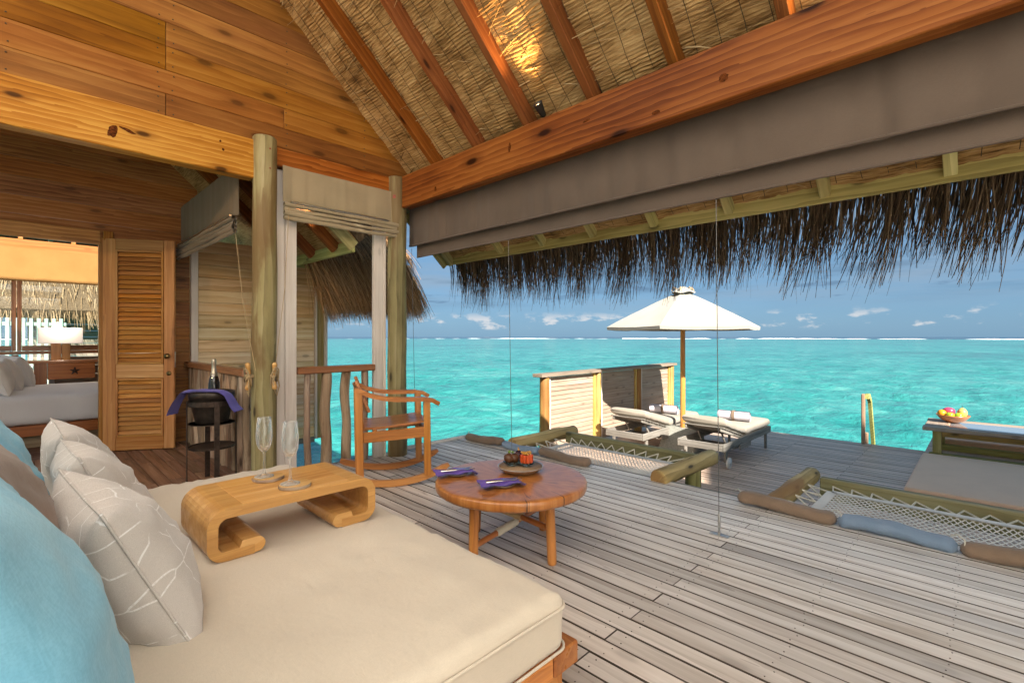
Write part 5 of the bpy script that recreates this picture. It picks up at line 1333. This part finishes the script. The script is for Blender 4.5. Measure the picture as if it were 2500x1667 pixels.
# ================================================================== sun loungers
def lounger(x0, yc, which):
    o = thing('sun_lounger', 'weathered grey wooden lounger with wheels, %s' % which, 'lounger', (x0, yc, LZ), 0, 'sun loungers under the parasol')
    Lg, w = 1.97, .66; z = .30; h = .10
    for s in (-1, 1):
        bar('side_rail', (0, s * (w / 2 - .014), z), (Lg, s * (w / 2 - .014), z), .028, h, 'grey_wood', o)
        bar('leg', (Lg - .12, s * (w / 2 - .045), 0), (Lg - .12, s * (w / 2 - .045), z + .03), .03, .055, 'grey_wood', o)
        bar('leg', (.17, s * (w / 2 - .045), .075), (.17, s * (w / 2 - .045), z + .02), .03, .055, 'grey_wood', o)
        MB().lathe([(0, -.014), (.07, -.014), (.077, -.01), (.077, .01), (.07, .014), (.02, .014), (.018, .020), (0, .020)], 28).build('wheel', 'white_plastic', o, (.17, s * (w / 2 + .0), .078), (R(-90 * s), 0, 0))
    for x in (.012, Lg - .012): bar('end_rail', (x, -w / 2 + .029, z), (x, w / 2 - .029, z), .024, h - .004, 'grey_wood', o)
    MB().tube([(.17, -w / 2 + .02, .078), (.17, w / 2 - .02, .078)], .011, 8).build('axle', 'steel', o)
    for i in range(13):
        x = .88 + .083 * i; bar('slat', (x, -w / 2 + .03, z + .035), (x, w / 2 - .03, z + .035), .06, .016, 'grey_wood', o)
    hx, hz = .84, z + .04; ax, az = .10, z + .245; d = Vector((ax - hx, 0, az - hz)).normalized(); up = Vector((d.z, 0, -d.x)) * -1
    if up.z < 0: up = -up
    for s in (-1, 1): bar('back_rail', (hx, s * .25, hz - .02), (hx + d.x * .78, s * .25, hz - .02 + d.z * .78), .026, .045, 'grey_wood', o)
    for i in range(9):
        p = Vector((hx, 0, hz)) + d * (.05 + .088 * i); bar('back_slat', (p.x, -.29, p.z + .012), (p.x, .29, p.z + .012), .062, .014, 'grey_wood', o, .002, up)
    for s in (-1, 1): bar('prop', (.45, s * .17, z - .01), (.33, s * .17, z + .14), .018, .03, 'grey_wood', o)
    bar('tray', (.62, -w / 2 + .04, z - .085), (.62, w / 2 - .04, z - .085), .28, .02, 'grey_wood', o)
    bar('drawer', (.55, -w / 2 - .01, z - .07), (.98, -w / 2 - .01, z - .07), .02, .075, 'grey_wood', o)
    # cushion: bent at the hinge
    c = thing('lounger_cushion', 'cream seat cushion on the lounger %s' % which, 'cushion', (x0, yc, LZ), 0, 'lounger cushions')
    t = .125; prof = []
    def path(s):      # s from head (0) to foot (1.97)
        Lb = .80
        p0 = Vector((hx, 0, hz + .030)) + d * .78
        if s < Lb: return Vector((p0.x, 0, p0.z)) - d * s, up
        q = Vector((hx, 0, hz + .030)) - d * .02; return Vector((q.x + (s - Lb), 0, z + .050)), Vector((0, 0, 1))
    for nm, s0, s1 in (('back_cushion', .0, .775), ('seat_cushion', .785, 1.93)):
        mb = MB(); nn = 22; m = 20; wc = .64; vs = []
        for i in range(nn + 1):
            s = s0 + (s1 - s0) * i / nn; p, n = path(s); e = min(s - s0, s1 - s); k = math.sqrt(max(0.02, 1 - (1 - min(1, e / .05)) ** 2))
            for j in range(m):
                a = 2 * math.pi * j / m; ca, sa = math.cos(a), math.sin(a); py = math.copysign(abs(ca) ** .35, ca) * wc / 2 * (.97 + .03 * k); pz = math.copysign(abs(sa) ** .6, sa) * t / 2 * (.35 + .65 * k)
                w_ = .008 * noise.noise((s * 7 + x0 * 3, py * 7, sa)) + .010 * math.sin(s * 38) * (abs(ca) ** 4) * .5
                q = p + n * (t / 2 + pz + w_); vs.append((q.x, py, q.z))
        fs = [(a * m + j, a * m + (j + 1) % m, (a + 1) * m + (j + 1) % m, (a + 1) * m + j) for a in range(nn) for j in range(m)] + [tuple(range(m - 1, -1, -1)), tuple(nn * m + j for j in range(m))]
        mb.add(vs, fs, True).build(nm, 'lounger_cloth', c, fix=True)
    # rolled towel
    tw = thing('towel_roll', 'rolled white towel with a tan band on the lounger %s' % which, 'towel', (x0 + 1.32, yc + .02, LZ + z + .178 + .076), R(6), 'rolled towels')
    sp = []; turns = 4.2
    for i in range(int(turns * 16) + 1):
        a = 2 * math.pi * i / 16; r = .012 + .066 * i / (turns * 16); sp.append((r * math.cos(a), r * math.sin(a)))
    vs = []; k = len(sp)
    for y in (-.235, -.225, 0, .225, .235):
        for i, (a, c2) in enumerate(sp): vs.append((a + .002 * noise.noise((i * .3, y * 8, 0)), y + .006 * math.sin(i * .4) * (1 if abs(y) > .23 else 0), c2))
    MB().add(vs, [(r_ * k + i, r_ * k + i + 1, (r_ + 1) * k + i + 1, (r_ + 1) * k + i) for r_ in range(4) for i in range(k - 1)], True).build('roll', 'towel_cloth', tw)
    MB().lathe([(.0815, -.022), (.0815, .022), (.080, .022), (.080, -.022), (.0815, -.022)], 32, smooth=False).build('band', 'bolster_brown', tw, (0, 0, 0), (R(90), 0, 0))
lounger(6.50, 3.96, 'nearer the slatted screen'); lounger(6.62, 2.83, 'nearer the middle of the deck')

# ================================================================== mats, low table, fruit
def mat(label, x0, x1, y0, y1, z, t, n):
    o = rbox(x1 - x0, y1 - y0, t, min(.03, t * .3), .012, 8, .003, 2).build('floor_mat', 'mat_cloth', None, ((x0 + x1) / 2, (y0 + y1) / 2, z + t / 2), None, None, fix=True, label=label, cat='mat')
    MB().tube(outline(x1 - x0 + .004, y1 - y0 + .004, t / 2 - .03, .031), .004, 6, close=True).build('piping', 'mat_cloth', o)
mat('wide beige floor mat on the lower deck in front of the low table', 7.02, 9.32, -2.3, .66, LZ + .002, .10, 0)
mat('beige floor mat behind the low table', 10.42, 12.3, -2.3, .60, LZ + .002, .16, 0)
lt = thing('low_table', 'low outdoor wooden table with glass inset at the right edge', 'table', (9.93, -.5, LZ))
def LT(lo, hi, nm, mt='screen_wood', color=None, ch=.005): return abox(nm, (lo[0] - 9.93, lo[1] + .5, lo[2]), (hi[0] - 9.93, hi[1] + .5, hi[2]), mt, lt, ch, color)
for (a, c, e, g) in ((9.40, 9.60, -1.7, .67), (10.26, 10.46, -1.7, .67)): LT((a, e, .417), (c, g, .472), 'top_board')
LT((9.602, .42, .418), (10.258, .66, .471), 'top_board', color=(.95, .97, 1.0)); LT((9.602, .385, .418), (10.258, .418, .4715), 'top_board', color=(1.2, 1.1, 1)); LT((9.602, -.72, .418), (10.258, -.50, .471), 'top_board', color=(.95, .97, 1.05))
LT((9.602, -1.68, .418), (10.258, -.722, .471), 'top_board')
MB().box((9.604 - 9.93, -.498 + .5, .455), (10.256 - 9.93, .383 + .5, .468), .001).build('glass_inset', 'table_glass', lt)
for y in (.46, -1.5):
    for x in (9.47, 10.31): LT((x, y, .09), (x + .09, y + .10, .416), 'leg', 'treated_wood', (.95, .9, .75))
LT((9.475, -1.4, .335), (9.505, .455, .415), 'apron', 'treated_wood', (.85, .6, .4)); LT((10.355, -1.4, .335), (10.385, .455, .415), 'apron', 'treated_wood', (.85, .6, .4))
for x in (9.44, 10.30): LT((x, -1.66, 0), (x + .12, .60, .088), 'foot_rail', 'treated_wood', (.75, .8, .5))
fb = thing('fruit_bowl', 'round wooden fruit bowl on the low table', 'bowl', (10.16, .36, LZ + .473))
MB().lathe([(0, 0), (.07, 0), (.085, .004), (.15, .045), (.195, .10), (.205, .118), (.196, .118), (.14, .05), (.07, .018), (0, .015)], 44).build('shell', 'red_teak', fb, fix=True)
def fruit(nm, label, off, r, mat, sq=(1, 1, 1), fn=None, stalk=True, rot=None):
    o = thing(nm, label, nm.replace('_', ' '), (10.16 + off[0], .36 + off[1], LZ + .473 + off[2])); MB().sphere((0, 0, 0), r, 22, 14, sq, fn).build('skin', mat, o, None, rot)
    if stalk: MB().tube([(0, 0, r * sq[2] * .78), (.004, 0, r * sq[2] * 1.12)], .0045, 6).build('stalk', 'stalk', o)
dent = lambda d: 1 - .16 * math.exp(-((1 - abs(d.z)) / .05))
pearf = lambda d: 1 - .30 * max(0, d.z) ** 1.2 + .12 * max(0, d.z) ** 6
fruit('orange', 'orange at the left of the fruit bowl', (-.075, .125, .135), .058, 'orange_skin', stalk=False)
fruit('green_apple', 'left green apple in the fruit bowl', (-.115, .03, .120), .054, 'apple_skin', (1, 1, .9), dent); fruit('green_apple', 'right green apple in the fruit bowl', (-.06, -.07, .115), .055, 'apple_skin', (1, 1, .9), dent)
fruit('mango', 'pink-red fruit at the top of the fruit bowl', (.05, .05, .165), .068, 'mango_skin', (1.05, 1.15, .85), None, False)
fruit('pear', 'yellow pear at the right of the fruit bowl', (.075, -.105, .155), .062, 'pear_skin', (1, 1, 1.45), pearf)
lr = thing('ladder_rail', 'wooden handrail post of the swim ladder at the deck edge', 'handrail', (9.96, 1.47, LZ))
bar('post', (0, 0, 0), (0, 0, .84), .05, .085, 'screen_wood', lr, .012, (1, 0, 0), (1, .82, .68))
sweep([(0, -.05, .80), (.10, -.055, .80), (.22, -.06, .70), (.62, -.07, -.35), (.85, -.07, -1.0)], .05, .085, (0, 1, 0)).build('handrail', 'treated_wood', lr, color=(1.0, 1.15, .8))
bar('post', (.16, -.02, -.4), (.16, -.02, .17), .05, .07, 'screen_wood', lr, .008, (1, 0, 0), (1, .82, .68))

# ================================================================== bedroom furniture
bd = thing('bed', 'bed with pale cover and wooden base seen through the bedroom doorway', 'bed', (.2, 8.2, 0))
abox('base', (-1.35, -.80, .12), (1.25, .80, .235), 'teak', bd, color=(.8, .7, .6)); abox('plinth', (-1.2, -.7, -.02), (1.1, .7, .118), 'screen_wood', bd, color=(.7, .7, .6))
rbox(2.56, 1.58, .32, .07, .02, 10, .01, 5).build('mattress', 'white_cloth', bd, (-.05, 0, .40), fix=True, color=(.93, .93, .97))
for i, (x, y, yw) in enumerate(((-.12, 7.72, .1), (-.06, 8.25, .25), (.03, 8.72, .35))):
    pillow(('white bed pillow cut by the left edge', 'middle white bed pillow', 'white bed pillow farthest back')[i], 'white_cloth', (x - .05, y, .77), .56, .42, .22, .35, yw, .05, 40 + i, 'bed_pillow', 'white bed pillows')
cs = thing('console_table', 'small red-brown side table with one drawer beside the bed', 'side table', (.45, 9.36, 0))
abox('top', (-.55, -.2, .835), (.75, .2, .872), 'red_teak', cs); abox('leg', (-.30, -.16, 0), (-.17, .0, .834), 'red_teak', cs); abox('leg', (.62, -.16, 0), (.70, .0, .834), 'red_teak', cs)
dr = abox('drawer', (-.165, -.17, .61), (.33, .17, .832), 'teak', cs, color=(.85, .75, .6))
m = MB()
for i in range(5):
    a = 2 * math.pi * i / 5 + .3; m.tube([(0, 0, 0), (.055 * math.cos(a), .0, .055 * math.sin(a))], [.016, .005], 6)
h_ = m.build('handle', 'dark_metal', dr); h_.matrix_local = dr.matrix_basis.inverted() @ Matrix.Translation((.11, -.185, .72))
tl = thing('table_lamp', 'table lamp with white rectangular shade on the side table', 'lamp', (.42, 9.34, .872))
abox('base', (-.10, -.045, 0), (.005, .045, .25), 'tray_wood', tl, color=(1, .85, .7)); abox('base', (.010, -.04, 0), (.10, .04, .23), 'tray_wood', tl)
MB().box((-.23, -.12, .235), (.23, .12, .455), .004).build('shade', 'brightened_shade', tl)
for (px_, ) in ((0,),):
    l = bpy.data.lights.new('bedroom_fill_light', 'POINT'); l.energy = 3; l.color = (1, .82, .62); l.shadow_soft_size = .05; link('bedroom_fill_light', l, tl, (0, -.2, .5))  # fill light added in front of the shade to brighten the bedroom
yb = thing('window_blind', 'yellow fabric blind above the bedroom window', 'blind', (.2, 9.57, 1.98)); hang('cloth', yb, 'y', 0, -1.4, 1.4, 0, .45, 'yellow_blind_cloth', .012, 4, 50, 6); MB().tube([(-1.4, 0, .0), (1.4, 0, .0)], .008, 8).build('hem_rod', 'yellow_blind_cloth', yb)

# ================================================================== beyond the bedroom window
nb = thing('neighbour_hut', 'sunlit thatched hut seen through the bedroom window', 'hut', (-1, 23, 0))
slab('roof', [(-7, -3.2, 1.75), (5.2, -3.2, 1.75), (2.6, .4, 4.2), (-7, .4, 4.2)], .3, 'thatch', nb, 0)
n = 9000; t_ = RNG.random(n) ** .8; u_ = RNG.random(n) * 12.4 - 7.2
root = np.stack([u_ - np.maximum(0, u_ - 2.6) * t_ * .8, -3.25 + t_ * 3.3, 2.05 + t_ * 2.3 + RNG.normal(0, .05, n)], 1)
dd = np.tile([[0, -1, -.7]], (n, 1)) + RNG.normal(0, .14, (n, 3)); link('roof_straw', strands('roof_straw', root, dd, dd + np.array([[0, 0, -.7]]), RNG.uniform(.6, 1.1, n), RNG.uniform(.012, .03, n), 'straw_sun', 4), nb, kind='stuff')
abox('eave_board', (-7, -3.3, 3.1), (8, -3.22, 3.22), 'green_paint', nb) if False else None
z = -1.2
while z < 1.7: abox('wall_board', (1.2, -2.4, z), (4.6, -2.37, z + .19), 'screen_wood', nb, color=(.95, 1.02, 1.0)); z += .2
lf = thing('lattice_fence', 'pale green slatted fence seen through the bedroom window', 'fence', (-1.2, 15.5, 0))
for i in range(40): abox('slat', (-3.0 + .125 * i, -.012, -1.5), (-3.0 + .125 * i + .065, .012, 1.62), 'lattice_paint', lf)
for zz in (-.9, .45, 1.45): abox('rail', (-3.05, .014, zz), (2.0, .05, zz + .08), 'lattice_paint', lf)
sh = thing('shrub', 'dark leafy shrub behind the pale green fence', 'shrub', (-2.6, 16.8, -2.3))
n = 3800; p = RNG.normal(size=(n, 3)); p /= np.linalg.norm(p, axis=1)[:, None]; p *= (RNG.random(n) ** .4)[:, None] * np.array([2.4, .9, 1.9]); p[:, 2] += 2.4
link('foliage', strands('foliage', p, RNG.normal(size=(n, 3)), RNG.normal(size=(n, 3)), RNG.uniform(.10, .2, n), RNG.uniform(.06, .12, n), 'foliage', 2), sh, kind='stuff')
for k in range(4): log('stem', (-1.4 + .9 * k, 0, -.6), (-1.4 + .8 * k, .1, 2.2), .04, .02, 'bark_wood', sh, 8, 5)
abox('wall_beam', B((-2.6, 10.45, 2.25)), B((1.6, 10.5, 2.34)), 'green_paint', bed)
for x in (-.9, -.28, .34, .96): bar('rafter', B((x, 9.7, 2.75)), B((x, 10.47, 2.36)), .05, .09, 'green_paint', bed)
slab('eave_lining', [B((-2.6, 9.66, 2.83)), B((1.9, 9.66, 2.83)), B((1.9, 10.55, 2.40)), B((-2.6, 10.55, 2.40))], .03, 'thatch', bed)

# ================================================================== unseen roof added on the right to shade the lower deck
sp = thing('added_shade_roof', 'added thatched shade roof, unseen beyond the right edge of the picture', 'pavilion', (4.6, -6.0, 0))
E0 = [(-3.4, -3.4, 2.2), (2.6, -3.4, 2.2), (2.6, 3.4, 2.2), (-3.4, 3.4, 2.2)]; RA, RB = (-2.2, 0, 6.3), (.6, 0, 6.3)
for q in ([E0[3], E0[2], RB, RA], [E0[2], E0[1], RB], [E0[1], E0[0], RA, RB], [E0[0], E0[3], RA]): slab('thatch', q, .25, 'thatch', sp)
for (a, c) in ((-2.9, -2.9), (2.2, -2.9), (2.2, 2.9), (-2.9, 2.9)): log('post', (a, c, -3), (a, c, 2.75), .1, .1, 'pole_wood', sp)
